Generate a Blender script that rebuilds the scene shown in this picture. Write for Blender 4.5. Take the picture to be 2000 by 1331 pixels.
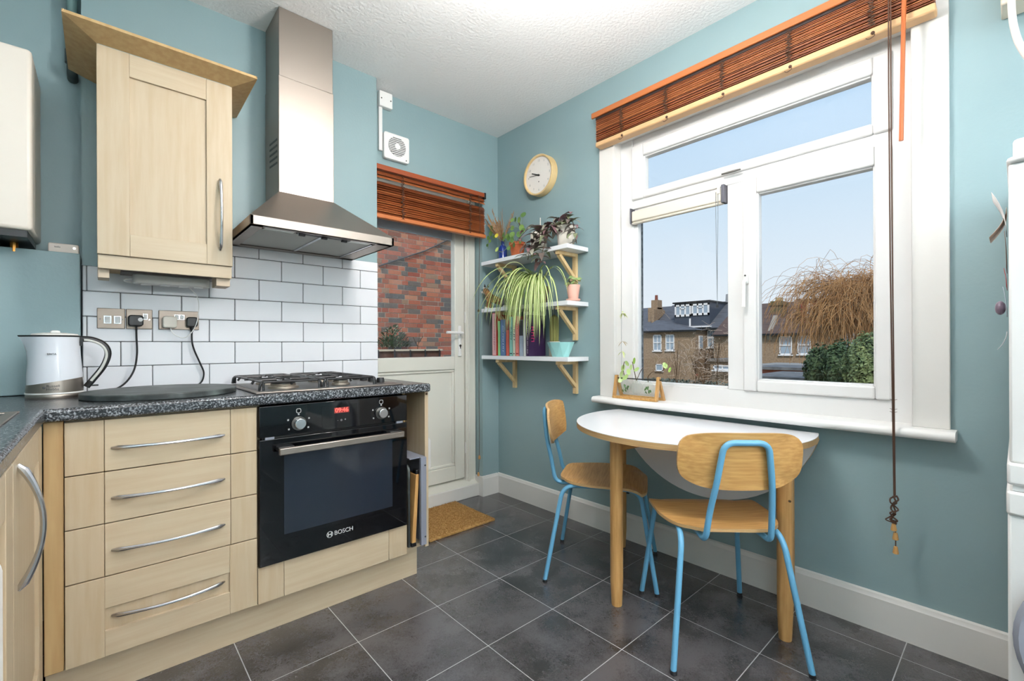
import bpy, bmesh, math, random
from mathutils import Vector, Matrix

# ---------------------------------------------------------------- scene, camera, light
for o in list(bpy.data.objects):
    bpy.data.objects.remove(o)
SC = bpy.context.scene
COL = SC.collection
rnd = random.Random(11)
PI = math.pi

FPX = 888.9; HY = 675.2; YAW = math.radians(41.95); ROLL = math.radians(0.22)
CAM = Vector((-2.1359, -2.5256, 1.06))
FW = Vector((math.sin(YAW), math.cos(YAW), 0)); RT0 = Vector((math.cos(YAW), -math.sin(YAW), 0)); UP0 = Vector((0, 0, 1))
RT = RT0 * math.cos(ROLL) - UP0 * math.sin(ROLL)
UPV = UP0 * math.cos(ROLL) + RT0 * math.sin(ROLL)

cd = bpy.data.cameras.new('camera')
cam = bpy.data.objects.new('camera', cd)
COL.objects.link(cam)
cd.sensor_fit = 'HORIZONTAL'; cd.sensor_width = 36.0; cd.lens = 16.0
cd.shift_y = (HY - 665.5) / 2000.0
cd.clip_start = 0.02; cd.clip_end = 300
mw = Matrix.Identity(4)
for i in range(3):
    mw[i][0] = RT[i]; mw[i][1] = UPV[i]; mw[i][2] = -FW[i]; mw[i][3] = CAM[i]
cam.matrix_world = mw
SC.camera = cam

def ray(u, v):
    return FW + RT * ((u - 1000.0) / FPX) + UPV * ((HY - v) / FPX)
def onX(u, v, x):
    d = ray(u, v); return CAM + d * ((x - CAM.x) / d.x)
def onY(u, v, y):
    d = ray(u, v); return CAM + d * ((y - CAM.y) / d.y)
def onZ(u, v, z):
    d = ray(u, v); return CAM + d * ((z - CAM.z) / d.z)

# sky: pale at the horizon, bluer overhead
W = bpy.data.worlds.new('sky'); SC.world = W; W.use_nodes = True
nt = W.node_tree; nt.nodes.clear()
wo = nt.nodes.new('ShaderNodeOutputWorld'); bg = nt.nodes.new('ShaderNodeBackground')
tc = nt.nodes.new('ShaderNodeTexCoord'); sx = nt.nodes.new('ShaderNodeSeparateXYZ'); rp = nt.nodes.new('ShaderNodeValToRGB')
nt.links.new(tc.outputs['Generated'], sx.inputs[0]); nt.links.new(sx.outputs['Z'], rp.inputs[0])
nt.links.new(rp.outputs[0], bg.inputs[0]); nt.links.new(bg.outputs[0], wo.inputs[0])
e = rp.color_ramp.elements
e[0].position = 0.0; e[0].color = (0.86, 0.93, 0.99, 1)
e[1].position = 1.0; e[1].color = (0.22, 0.45, 0.85, 1)
a = e.new(0.12); a.color = (0.80, 0.90, 0.99, 1)
a = e.new(0.28); a.color = (0.66, 0.83, 0.99, 1)
a = e.new(0.45); a.color = (0.52, 0.74, 0.97, 1)
bg.inputs[1].default_value = 0.9

sl = bpy.data.lights.new('sun', 'SUN'); sl.energy = 2.4; sl.angle = math.radians(12); sl.color = (1.0, 0.95, 0.88)
so = bpy.data.objects.new('sun', sl); COL.objects.link(so)
so.rotation_euler = Vector((0.62, 0.45, -0.72)).to_track_quat('-Z', 'Y').to_euler()

vs = SC.view_settings
SC.display_settings.display_device = 'sRGB'
vs.view_transform = 'Standard'; vs.look = 'None'; vs.exposure = 0.12; vs.gamma = 1.0; vs.use_curve_mapping = False
FILL_PENDANT = 158.0          # glow of the added fill pendants overhead
FILL_GLOBE = 34.0         # glow of the added fill globe at the far end of the room
FILL_UP = 680.0      # glow of the added fill uplighters behind the camera

# ---------------------------------------------------------------- helpers
WM = {}               # object name -> world matrix of a thing (for building its parts in world space)

def lin(c):
    out = []
    for v in c[:3]:
        v = v / 255.0
        out.append(v / 12.92 if v <= 0.04045 else ((v + 0.055) / 1.055) ** 2.4)
    return tuple(out) + (1.0,)

MATS = {}
def mat(name, col, rough=0.5, metal=0.0, spec=0.5, col2=None, nscale=None, stretch=None, ramp=(0.35, 0.65),
        bump=None, bscale=None, coat=0.0, random_cols=None, detail=4.0, emit=None, estr=0.0, sheen=0.0, sss=0.0, kind='noise',
        rvar=0.0, trans=0.0, ior=1.45, alpha=1.0, bstretch=None):
    if name in MATS:
        return MATS[name]
    m = bpy.data.materials.new(name); m.use_nodes = True
    t = m.node_tree; b = t.nodes['Principled BSDF']
    b.inputs['Base Color'].default_value = lin(col)
    b.inputs['Roughness'].default_value = rough
    b.inputs['Metallic'].default_value = metal
    b.inputs['Specular IOR Level'].default_value = spec
    b.inputs['IOR'].default_value = ior
    if coat:
        b.inputs['Coat Weight'].default_value = coat; b.inputs['Coat Roughness'].default_value = 0.08
    if trans: b.inputs['Transmission Weight'].default_value = trans
    if alpha < 1: b.inputs['Alpha'].default_value = alpha
    if sss:
        b.inputs['Subsurface Weight'].default_value = sss; b.inputs['Subsurface Radius'].default_value = (0.02, 0.02, 0.02)
    if emit is not None:
        b.inputs['Emission Color'].default_value = lin(emit); b.inputs['Emission Strength'].default_value = estr
    co = None
    def coords(st):
        tcn = t.nodes.new('ShaderNodeTexCoord'); mp = t.nodes.new('ShaderNodeMapping')
        mp.inputs['Scale'].default_value = st or (1, 1, 1)
        t.links.new(tcn.outputs['Object'], mp.inputs[0]); return mp.outputs[0]
    if random_cols:
        oi = t.nodes.new('ShaderNodeObjectInfo'); cr = t.nodes.new('ShaderNodeValToRGB')
        cr.color_ramp.interpolation = 'CONSTANT' if len(random_cols) > 3 else 'LINEAR'
        els = cr.color_ramp.elements
        n = len(random_cols)
        els[0].position = 0; els[0].color = lin(random_cols[0])
        els[1].position = (n - 1) / n if n > 3 else 1.0; els[1].color = lin(random_cols[-1])
        for i, c in enumerate(random_cols[1:-1], 1):
            x = els.new(i / n if n > 3 else i / (n - 1)); x.color = lin(c)
        t.links.new(oi.outputs['Random'], cr.inputs[0]); co = cr.outputs[0]
    if nscale:
        if kind == 'voronoi':
            nz = t.nodes.new('ShaderNodeTexVoronoi'); nz.inputs['Scale'].default_value = nscale; out = nz.outputs['Color']
        else:
            nz = t.nodes.new('ShaderNodeTexNoise'); nz.inputs['Scale'].default_value = nscale
            nz.inputs['Detail'].default_value = detail; out = nz.outputs['Fac']
        t.links.new(coords(stretch), nz.inputs['Vector'])
        cr = t.nodes.new('ShaderNodeValToRGB')
        cr.color_ramp.elements[0].position = ramp[0]; cr.color_ramp.elements[1].position = ramp[1]
        if random_cols:
            cr.color_ramp.elements[0].color = (0.62, 0.62, 0.62, 1); cr.color_ramp.elements[1].color = (1, 1, 1, 1)
            mx = t.nodes.new('ShaderNodeMix'); mx.data_type = 'RGBA'; mx.blend_type = 'MULTIPLY'; mx.inputs[0].default_value = 1.0
            t.links.new(co, mx.inputs[6]); t.links.new(cr.outputs[0], mx.inputs[7]); t.links.new(out, cr.inputs[0]); co = mx.outputs[2]
        else:
            cr.color_ramp.elements[0].color = lin(col); cr.color_ramp.elements[1].color = lin(col2 or col)
            t.links.new(out, cr.inputs[0]); co = cr.outputs[0]
        if rvar:
            mr = t.nodes.new('ShaderNodeMapRange'); mr.inputs['To Min'].default_value = max(0, rough - rvar); mr.inputs['To Max'].default_value = rough + rvar
            t.links.new(out, mr.inputs[0]); t.links.new(mr.outputs[0], b.inputs['Roughness'])
    if co is not None:
        t.links.new(co, b.inputs['Base Color'])
    if bump:
        nz = t.nodes.new('ShaderNodeTexNoise'); nz.inputs['Scale'].default_value = bscale or 60.0; nz.inputs['Detail'].default_value = 3.0
        t.links.new(coords(bstretch), nz.inputs['Vector'])
        bp = t.nodes.new('ShaderNodeBump'); bp.inputs['Strength'].default_value = bump; bp.inputs['Distance'].default_value = 0.01
        t.links.new(nz.outputs['Fac'], bp.inputs['Height']); t.links.new(bp.outputs[0], b.inputs['Normal'])
    MATS[name] = m
    return m

def island_mat(name, cols, rough=0.9):
    m = bpy.data.materials.new(name); m.use_nodes = True; t = m.node_tree; b = t.nodes['Principled BSDF']
    g = t.nodes.new('ShaderNodeNewGeometry'); cr = t.nodes.new('ShaderNodeValToRGB'); cr.color_ramp.interpolation = 'CONSTANT'
    els = cr.color_ramp.elements; n = len(cols); els[0].position = 0; els[0].color = lin(cols[0]); els[1].position = (n - 1) / n; els[1].color = lin(cols[-1])
    for i, c in enumerate(cols[1:-1], 1): x = els.new(i / n); x.color = lin(c)
    t.links.new(g.outputs['Random Per Island'], cr.inputs[0]); t.links.new(cr.outputs[0], b.inputs['Base Color']); b.inputs['Roughness'].default_value = rough
    return m

def glass_mat(name, tint=(1, 1, 1), k0=0.02, k1=0.55):
    m = bpy.data.materials.new(name); m.use_nodes = True
    t = m.node_tree; t.nodes.clear()
    o = t.nodes.new('ShaderNodeOutputMaterial'); mx = t.nodes.new('ShaderNodeMixShader')
    tr = t.nodes.new('ShaderNodeBsdfTransparent'); gl = t.nodes.new('ShaderNodeBsdfGlossy'); lw = t.nodes.new('ShaderNodeLayerWeight')
    pw = t.nodes.new('ShaderNodeMath'); pw.operation = 'POWER'; pw.inputs[1].default_value = 5.0
    mu = t.nodes.new('ShaderNodeMath'); mu.operation = 'MULTIPLY_ADD'; mu.inputs[1].default_value = k1; mu.inputs[2].default_value = k0
    tr.inputs[0].default_value = tuple(tint) + (1,); gl.inputs['Roughness'].default_value = 0.01; lw.inputs[0].default_value = 0.5
    t.links.new(lw.outputs['Facing'], pw.inputs[0]); t.links.new(pw.outputs[0], mu.inputs[0]); t.links.new(mu.outputs[0], mx.inputs[0])
    t.links.new(tr.outputs[0], mx.inputs[1]); t.links.new(gl.outputs[0], mx.inputs[2])
    t.links.new(mx.outputs[0], o.inputs[0])
    return m

def tag(o, label, cat, group=None):
    o['label'] = label; o['category'] = cat
    if group: o['group'] = group
    return o

def thing(name, label, cat, loc=(0, 0, 0), rotz=0.0, group=None):
    o = bpy.data.objects.new(name, None); COL.objects.link(o)
    o.empty_display_size = 0.05
    o.location = loc; o.rotation_euler = (0, 0, rotz)
    tag(o, label, cat, group)
    WM[o] = Matrix.Translation(Vector(loc)) @ Matrix.Rotation(rotz, 4, 'Z')
    return o

def struct_root(name, loc=(0, 0, 0), label=None):
    o = bpy.data.objects.new(name, None); COL.objects.link(o); o.location = loc; o['kind'] = 'structure'
    o.empty_display_size = 0.05
    if label: o['label'] = label
    WM[o] = Matrix.Translation(Vector(loc))
    return o

class MB:
    """collects shapes, builds ONE mesh object"""
    def __init__(s): s.v = []; s.f = []; s.mi = []; s.cur = 0
    def add(s, vs, fs):
        n = len(s.v); s.v += [tuple(p) for p in vs]
        for f in fs: s.f.append([n + i for i in f]); s.mi.append(s.cur)
        return s
    def box(s, x0, x1, y0, y1, z0, z1):
        x0, x1 = sorted((x0, x1)); y0, y1 = sorted((y0, y1)); z0, z1 = sorted((z0, z1))
        v = [(x, y, z) for z in (z0, z1) for y in (y0, y1) for x in (x0, x1)]
        return s.add(v, [(0, 2, 3, 1), (4, 5, 7, 6), (0, 1, 5, 4), (2, 6, 7, 3), (0, 4, 6, 2), (1, 3, 7, 5)])
    def hexa(s, p):      # 8 corners: bottom 4 ccw, top 4 ccw
        return s.add(p, [(3, 2, 1, 0), (4, 5, 6, 7), (0, 1, 5, 4), (1, 2, 6, 5), (2, 3, 7, 6), (3, 0, 4, 7)])
    def prism(s, poly, axis, a, b):
        """poly: 2-D points, extruded along axis between a and b. axis x: (y,z); y: (x,z); z: (x,y)"""
        def P(p, t):
            return (t, p[0], p[1]) if axis == 'x' else ((p[0], t, p[1]) if axis == 'y' else (p[0], p[1], t))
        n = len(poly)
        v = [P(p, a) for p in poly] + [P(p, b) for p in poly]
        fs = [list(range(n))[::-1], list(range(n, 2 * n))] + [(i, (i + 1) % n, n + (i + 1) % n, n + i) for i in range(n)]
        return s.add(v, fs)
    def cyl(s, p0, p1, r0, r1=None, n=16, cap=True):
        r1 = r0 if r1 is None else r1
        p0 = Vector(p0); p1 = Vector(p1); d = (p1 - p0).normalized()
        a = d.orthogonal().normalized(); b = d.cross(a)
        v = []
        for p, r in ((p0, r0), (p1, r1)):
            for i in range(n):
                t = 2 * PI * i / n; v.append(p + a * (r * math.cos(t)) + b * (r * math.sin(t)))
        fs = [(i, (i + 1) % n, n + (i + 1) % n, n + i) for i in range(n)]
        if cap: fs += [list(range(n))[::-1], list(range(n, 2 * n))]
        return s.add(v, fs)
    def tube(s, pts, r, n=8, cap=True, taper=None, flat=None):
        pts = [Vector(p) for p in pts]; m = len(pts)
        if m < 2: return s
        T = []
        for i in range(m):
            d = pts[min(i + 1, m - 1)] - pts[max(i - 1, 0)]
            T.append(d.normalized() if d.length > 1e-9 else Vector((0, 0, 1)))
        a = T[0].orthogonal().normalized(); v = []
        for i in range(m):
            a = (a - T[i] * a.dot(T[i]))
            a = a.normalized() if a.length > 1e-6 else T[i].orthogonal().normalized()
            b = T[i].cross(a)
            k = r if not callable(r) else r(i / (m - 1))
            for j in range(n):
                t = 2 * PI * j / n
                v.append(pts[i] + a * (k * math.cos(t)) + b * (k * math.sin(t)))
        fs = [(i * n + j, i * n + (j + 1) % n, (i + 1) * n + (j + 1) % n, (i + 1) * n + j) for i in range(m - 1) for j in range(n)]
        if cap: fs += [list(range(n))[::-1], list(range((m - 1) * n, m * n))]
        return s.add(v, fs)
    def lathe(s, prof, c=(0, 0, 0), n=24, sx=1.0, sy=1.0, cap=True):
        c = Vector(c); m = len(prof); v = []
        for r, z in prof:
            for j in range(n):
                t = 2 * PI * j / n; v.append((c.x + r * sx * math.cos(t), c.y + r * sy * math.sin(t), c.z + z))
        fs = [(i * n + j, i * n + (j + 1) % n, (i + 1) * n + (j + 1) % n, (i + 1) * n + j) for i in range(m - 1) for j in range(n)]
        if cap: fs += [list(range(n))[::-1], list(range((m - 1) * n, m * n))]
        return s.add(v, fs)
    def ball(s, c, r, n=10, sc=(1, 1, 1)):
        prof = [(r * math.sin(PI * i / n), -r * math.cos(PI * i / n)) for i in range(n + 1)]
        prof[0] = (r * 0.02, -r); prof[-1] = (r * 0.02, r)
        k = len(s.v); s.lathe(prof, (0, 0, 0), max(8, n + 2))
        for i in range(k, len(s.v)):
            p = s.v[i]; s.v[i] = (c[0] + p[0] * sc[0], c[1] + p[1] * sc[1], c[2] + p[2] * sc[2])
        return s
    def xf(s, M, start=0):
        for i in range(start, len(s.v)): s.v[i] = tuple(M @ Vector(s.v[i]))
        return s
    def build(s, name, m, parent=None, bevel=0, seg=2, smooth=True, local=False, label=None, ang=32, kind=None, solid=0):
        me = bpy.data.meshes.new(name)
        vv = s.v
        if parent is not None and not local:
            root = parent
            while root.parent is not None: root = root.parent
            if root in WM:
                inv = WM[root].inverted(); vv = [tuple(inv @ Vector(p)) for p in s.v]
        me.from_pydata(vv, [], s.f)
        ms = m if isinstance(m, (list, tuple)) else [m]
        for x in ms: me.materials.append(x)
        if len(ms) > 1: me.polygons.foreach_set('material_index', s.mi)
        bm = bmesh.new(); bm.from_mesh(me); bmesh.ops.recalc_face_normals(bm, faces=bm.faces); bm.to_mesh(me); bm.free()
        if smooth:
            me.polygons.foreach_set('use_smooth', [True] * len(me.polygons)); me.set_sharp_from_angle(angle=math.radians(ang))
        me.update()
        o = bpy.data.objects.new(name, me); COL.objects.link(o)
        if parent is not None: o.parent = parent
        if bevel:
            md = o.modifiers.new('bevel', 'BEVEL'); md.width = bevel; md.segments = seg; md.limit_method = 'ANGLE'; md.angle_limit = math.radians(40)
            md.harden_normals = False
        if solid:
            md = o.modifiers.new('solid', 'SOLIDIFY'); md.thickness = solid; md.offset = 0
        if label: o['label'] = label
        if kind: o['kind'] = kind
        return o

def struct(name, mb, m, parent=None, **k):
    o = mb.build(name, m, parent, **k)
    if parent is None: o['kind'] = 'structure'
    return o

def share(o, name=None, parent=None, loc=None, rot=None, scale=None):
    c = o.copy(); COL.objects.link(c)
    if name: c.name = name
    if parent is not None: c.parent = parent
    if loc is not None: c.location = loc
    if rot is not None: c.rotation_euler = rot
    if scale is not None: c.scale = scale
    return c

def copy_tree(o, parent=None):
    c = o.copy(); COL.objects.link(c); c.parent = parent
    for ch in list(o.children): copy_tree(ch, c)
    return c

def fillet(pts, r, n=5):
    """round the inner corners of a polyline"""
    pts = [Vector(p) for p in pts]; out = [pts[0]]
    for i in range(1, len(pts) - 1):
        a, p, b = pts[i - 1], pts[i], pts[i + 1]
        d0 = (a - p); d1 = (b - p)
        k = min(r, d0.length * 0.48, d1.length * 0.48)
        p0 = p + d0.normalized() * k; p1 = p + d1.normalized() * k
        for j in range(n + 1):
            t = j / n; out.append(p0 * (1 - t) ** 2 + p * 2 * t * (1 - t) + p1 * t * t)
    out.append(pts[-1]); return out

def spline(pts, n=6):
    pts = [Vector(p) for p in pts]; out = []
    for i in range(len(pts) - 1):
        p0 = pts[max(i - 1, 0)]; p1 = pts[i]; p2 = pts[i + 1]; p3 = pts[min(i + 2, len(pts) - 1)]
        for j in range(n):
            t = j / n
            out.append(0.5 * ((2 * p1) + (p2 - p0) * t + (2 * p0 - 5 * p1 + 4 * p2 - p3) * t * t + (3 * p1 - p0 - 3 * p2 + p3) * t ** 3))
    out.append(pts[-1]); return out

def arc(cx, cy, r, a0, a1, n):
    return [(cx + r * math.cos(a0 + (a1 - a0) * i / n), cy + r * math.sin(a0 + (a1 - a0) * i / n)) for i in range(n + 1)]

def rrect(x0, x1, y0, y1, r, n=5):
    return (arc(x1 - r, y0 + r, r, -PI / 2, 0, n) + arc(x1 - r, y1 - r, r, 0, PI / 2, n)
            + arc(x0 + r, y1 - r, r, PI / 2, PI, n) + arc(x0 + r, y0 + r, r, PI, 1.5 * PI, n))

def text(name, body, size, m, parent, origin, xdir, updir, depth=0.0006, align='CENTER'):
    """flat lettering as a thin mesh; origin = centre of the line, in world space"""
    cu = bpy.data.curves.new(name, 'FONT'); cu.body = body; cu.size = size; cu.extrude = depth; cu.align_x = align; cu.align_y = 'CENTER'
    tmp = bpy.data.objects.new(name + '_tmp', cu); COL.objects.link(tmp)
    dg = bpy.context.evaluated_depsgraph_get()
    me = bpy.data.meshes.new_from_object(tmp.evaluated_get(dg))
    bpy.data.objects.remove(tmp); bpy.data.curves.remove(cu)
    x = Vector(xdir).normalized(); u = Vector(updir).normalized(); z = x.cross(u)
    M = Matrix(((x.x, u.x, z.x, origin[0]), (x.y, u.y, z.y, origin[1]), (x.z, u.z, z.z, origin[2]), (0, 0, 0, 1)))
    root = parent
    while root is not None and root.parent is not None: root = root.parent
    if root in WM: M = WM[root].inverted() @ M
    me.transform(M); me.materials.clear(); me.materials.append(m)
    o = bpy.data.objects.new(name, me); COL.objects.link(o); o.parent = parent
    return o

# ---------------------------------------------------------------- materials
M_wall = mat('teal_paint', (140, 163, 166), 0.45, col2=(135, 159, 163), nscale=2.5, bump=0.05, bscale=90)
M_ceil = mat('ceiling_white', (245, 245, 245), 0.85, bump=0.35, bscale=70)
M_white = mat('white_gloss', (240, 239, 237), 0.3)
M_upvc = mat('white_upvc', (228, 227, 226), 0.28)
M_trim = mat('white_trim', (224, 222, 218), 0.4, bump=0.03, bscale=25)
M_doorw = mat('door_upvc', (222, 220, 210), 0.3)
M_grout = mat('floor_joint', (160, 160, 160), 0.7)
M_tgrout = mat('tile_grout', (112, 112, 114), 0.8)
M_tile = mat('white_tile', (232, 233, 238), 0.28, spec=0.4)
def floor_mat():
    """slate-look vinyl: broad mottling, fine streaks, each tile a little lighter or darker"""
    m = bpy.data.materials.new('slate_vinyl'); m.use_nodes = True; t = m.node_tree; b = t.nodes['Principled BSDF']
    tcn = t.nodes.new('ShaderNodeTexCoord'); oi = t.nodes.new('ShaderNodeObjectInfo')
    n1 = t.nodes.new('ShaderNodeTexNoise'); n1.inputs['Scale'].default_value = 7.0; n1.inputs['Detail'].default_value = 5.0
    n2 = t.nodes.new('ShaderNodeTexNoise'); n2.inputs['Scale'].default_value = 120.0; n2.inputs['Detail'].default_value = 5.0; n2.inputs['Distortion'].default_value = 1.5
    for n in (n1, n2): t.links.new(tcn.outputs['Object'], n.inputs['Vector'])
    ad = t.nodes.new('ShaderNodeMath'); ad.operation = 'MULTIPLY_ADD'; ad.inputs[1].default_value = 0.55; t.links.new(n2.outputs['Fac'], ad.inputs[0]); t.links.new(n1.outputs['Fac'], ad.inputs[2])
    a2 = t.nodes.new('ShaderNodeMath'); a2.operation = 'MULTIPLY_ADD'; a2.inputs[1].default_value = 0.16; t.links.new(oi.outputs['Random'], a2.inputs[0]); t.links.new(ad.outputs[0], a2.inputs[2])
    cr = t.nodes.new('ShaderNodeValToRGB'); e = cr.color_ramp.elements
    e[0].position = 0.58; e[0].color = lin((30, 29, 29)); e[1].position = 1.0; e[1].color = lin((80, 78, 80))
    t.links.new(a2.outputs[0], cr.inputs[0]); t.links.new(cr.outputs[0], b.inputs['Base Color'])
    b.inputs['Roughness'].default_value = 0.22; b.inputs['Specular IOR Level'].default_value = 1.0
    bp = t.nodes.new('ShaderNodeBump'); bp.inputs['Strength'].default_value = 0.10; bp.inputs['Distance'].default_value = 0.01
    t.links.new(n2.outputs['Fac'], bp.inputs['Height']); t.links.new(bp.outputs[0], b.inputs['Normal'])
    return m
M_floor = floor_mat()
M_maple = mat('maple_upright', (189, 172, 146), 0.42, col2=(182, 162, 133), nscale=6, stretch=(9, 9, 0.7), detail=6)
M_mapleH = mat('maple_flat', (192, 176, 150), 0.42, col2=(185, 166, 139), nscale=6, stretch=(0.7, 9, 9), detail=6)
M_mapleD = mat('maple_warm', (190, 160, 114), 0.45, col2=(178, 146, 100), nscale=6, stretch=(9, 9, 0.7), detail=6)
M_granite = mat('speckled_worktop', (40, 43, 47), 0.22, col2=(150, 155, 160), nscale=210, detail=2, ramp=(0.48, 0.70))
M_steel = mat('brushed_steel', (156, 147, 139), 0.42, metal=1.0, bump=0.02, bscale=40, bstretch=(1, 1, 30))
M_steelD = mat('dark_steel', (105, 103, 100), 0.4, metal=1.0)
M_chrome = mat('satin_chrome', (205, 206, 210), 0.25, metal=1.0)
M_filter = mat('mesh_filter', (176, 176, 170), 0.5, metal=0.7, bump=0.5, bscale=500)
M_blackg = mat('black_glass', (5, 6, 9), 0.04, spec=0.6)
M_ovenwin = mat('oven_window', (30, 36, 46), 0.05, spec=0.7)
M_black = mat('black_plastic', (20, 20, 22), 0.4)
M_iron = mat('black_enamel', (30, 30, 32), 0.35)
M_bronze = mat('bronze_plate', (138, 126, 116), 0.4, metal=0.8)
M_oak = mat('oak', (196, 152, 96), 0.42, col2=(176, 131, 76), nscale=8, stretch=(14, 14, 0.9), detail=6)
M_oakH = mat('oak_veneer', (202, 158, 98), 0.38, col2=(180, 134, 76), nscale=8, stretch=(1.1, 16, 16), detail=6)
M_ply = mat('ply_edge', (196, 163, 116), 0.5, col2=(174, 138, 92), nscale=8, stretch=(1, 1, 60))
M_pine = mat('pine', (221, 193, 146), 0.5, col2=(208, 176, 126), nscale=7, stretch=(8, 8, 2))
M_blue = mat('blue_tube', (98, 158, 192), 0.35)
M_laminate = mat('white_laminate', (238, 239, 242), 0.22)
M_blind = mat('blind_wood', (172, 96, 48), 0.4, random_cols=[(156, 84, 46), (132, 68, 36), (170, 98, 56), (118, 60, 32)], nscale=9, stretch=(1, 1, 12), ramp=(0.2, 0.6))
M_blindD = mat('blind_dark', (46, 34, 34), 0.5)
M_blindL = mat('blind_rail', (205, 165, 120), 0.45)
M_cord = mat('brown_cord', (72, 48, 34), 0.7)
M_pane = glass_mat('window_glass')
M_coir = mat('coir', (205, 163, 100), 0.95, col2=(172, 126, 66), nscale=60, detail=6, bump=1.0, bscale=260)
M_grey = mat('grey_plastic', (126, 130, 142), 0.5)
M_slate = mat('dark_stone', (44, 48, 48), 0.45, col2=(98, 106, 104), nscale=14, detail=8, ramp=(0.45, 0.78))
M_terra = mat('terracotta', (188, 102, 62), 0.8, col2=(176, 90, 52), nscale=20)
M_pink = mat('pink_ceramic', (236, 184, 166), 0.5)
M_mint = mat('mint_ceramic', (156, 212, 210), 0.35)
M_cream = mat('cream_ceramic', (232, 224, 212), 0.5)
M_soil = mat('soil', (58, 44, 34), 0.95)
M_leaf = mat('leaf_green', (88, 124, 62), 0.45, random_cols=[(80, 118, 58), (116, 146, 76), (70, 104, 54)])
M_leafL = mat('leaf_light', (176, 196, 110), 0.5)
M_spE = mat('spider_edge', (130, 156, 72), 0.5)
M_spC = mat('spider_stripe', (222, 226, 176), 0.5)
M_trad = mat('tradescantia', (92, 92, 78), 0.4, random_cols=[(122, 128, 98), (128, 96, 100), (150, 146, 132), (102, 90, 84)])
M_stem = mat('stem_brown', (86, 66, 46), 0.8)
M_stemg = mat('stem_green', (120, 140, 84), 0.6)
M_dry = mat('dried_grass', (166, 126, 84), 0.9, random_cols=[(170, 130, 86), (138, 100, 64), (186, 148, 108)])
M_cobalt = mat('cobalt_glass', (28, 52, 128), 0.08, spec=0.7)
M_print = mat('dark_print', (60, 60, 62), 0.5)
M_pale = mat('pale_print', (226, 226, 226), 0.5)
# ---------------------------------------------------------------- room shell
ZC = 2.57
fl = struct('floor', MB().box(-2.9, 0.0, -5.6, 0.04, -0.06, -0.0006), M_grout)
XL = [-2.9] + [-0.133 - 0.3315 * k for k in range(8, -1, -1)] + [0.0]
YL = [-5.6] + [-0.286 - 0.3287 * k for k in range(16, -1, -1)] + [0.03]
for i in range(len(XL) - 1):
    for j in range(len(YL) - 1):
        g = 0.0016
        if XL[i + 1] - XL[i] < 0.01: continue
        MB().box(XL[i] + g, XL[i + 1] - g, YL[j] + g, YL[j + 1] - g, -0.004, 0.0).build('floor_tile', M_floor, fl, smooth=False)

struct('ceiling', MB().box(-2.95, 0.25, -5.7, 0.25, ZC, ZC + 0.12), M_ceil)
wb = MB()
wb.box(-2.95, -1.06, 0.0, 0.22, 0, ZC); wb.box(-0.146, 0.25, 0.0, 0.22, 0, ZC); wb.box(-1.06, -0.146, 0.0, 0.22, 2.09, ZC)
struct('wall_back', wb, M_wall)
WX0, WX1 = -2.195, -0.986
wc = struct('wall_chimney_breast', MB().box(WX0, WX1, -0.113, 0.0, 0, ZC), M_wall)
# white tiles on the chimney breast, each its own piece on a grey bed
MB().box(WX0, WX1, -0.115, -0.113, 0.86, 1.376).box(-1.76, WX1, -0.115, -0.113, 1.376, 1.528).build('tile_bed', M_tgrout, wc, smooth=False)
zr = [0.86] + [0.983 + 0.0982 * k for k in range(6)] + [1.528]
for ri in range(len(zr) - 1):
    z0, z1 = zr[ri], zr[ri + 1]
    left = WX0 if z1 < 1.40 else -1.755
    off = -1.685 if ri % 2 == 1 else -1.585
    xs = sorted([left] + [off + 0.199 * n for n in range(-4, 6) if left + 0.01 < off + 0.199 * n < WX1 - 0.01] + [WX1])
    for a, b in zip(xs[:-1], xs[1:]):
        g = 0.0012
        MB().box(a + g, b - g, -0.122, -0.1145, z0 + g, z1 - g).build('wall_tile', M_tile, wc, bevel=0.003, seg=2)

# window wall with its opening
WY0, WY1, WZ0, WZ1 = -2.277, -1.020, 0.765, 2.20
ww = MB()
ww.box(0.0, 0.25, -5.7, WY0, 0, ZC); ww.box(0.0, 0.25, WY1, 0.0, 0, ZC)
ww.box(0.0, 0.25, WY0, WY1, 0, WZ0); ww.box(0.0, 0.25, WY0, WY1, WZ1, ZC)
struct('wall_right', ww, M_wall)
struct('wall_left', MB().box(-2.95, -2.87, -5.7, 0.0, 0, ZC), M_wall)
struct('wall_front', MB().box(-2.95, 0.25, -5.7, -5.6, 0, ZC), M_wall)
M_rough = mat('rough_render', (150, 152, 154), 0.95, col2=(96, 98, 100), nscale=40, detail=8, bump=1.0, bscale=60)
struct('wall_outer_reveal', MB().box(0.13, 0.36, onX(1256.5, 600, 0.36).y, -0.80, 0.3, 2.4), M_rough)

def skirting(name, poly_axis, prof, a, b):
    return struct(name, MB().prism(prof, poly_axis, a, b), M_trim)
pr = [(0.0, 0.0), (-0.018, 0.0), (-0.018, 0.122), (-0.014, 0.128), (-0.012, 0.137), (0.0, 0.14)]
struct('baseboard_right', MB().prism(pr, 'y', -5.6, 0.0), M_trim)          # (x,z) profile
pb = [(p[0], p[1]) for p in pr]
struct('baseboard_back', MB().prism(pb, 'x', -0.160, -0.018).box(-0.160, -0.146, 0.0, 0.075, 0, 0.135), M_trim)   # (y,z) profile

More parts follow.
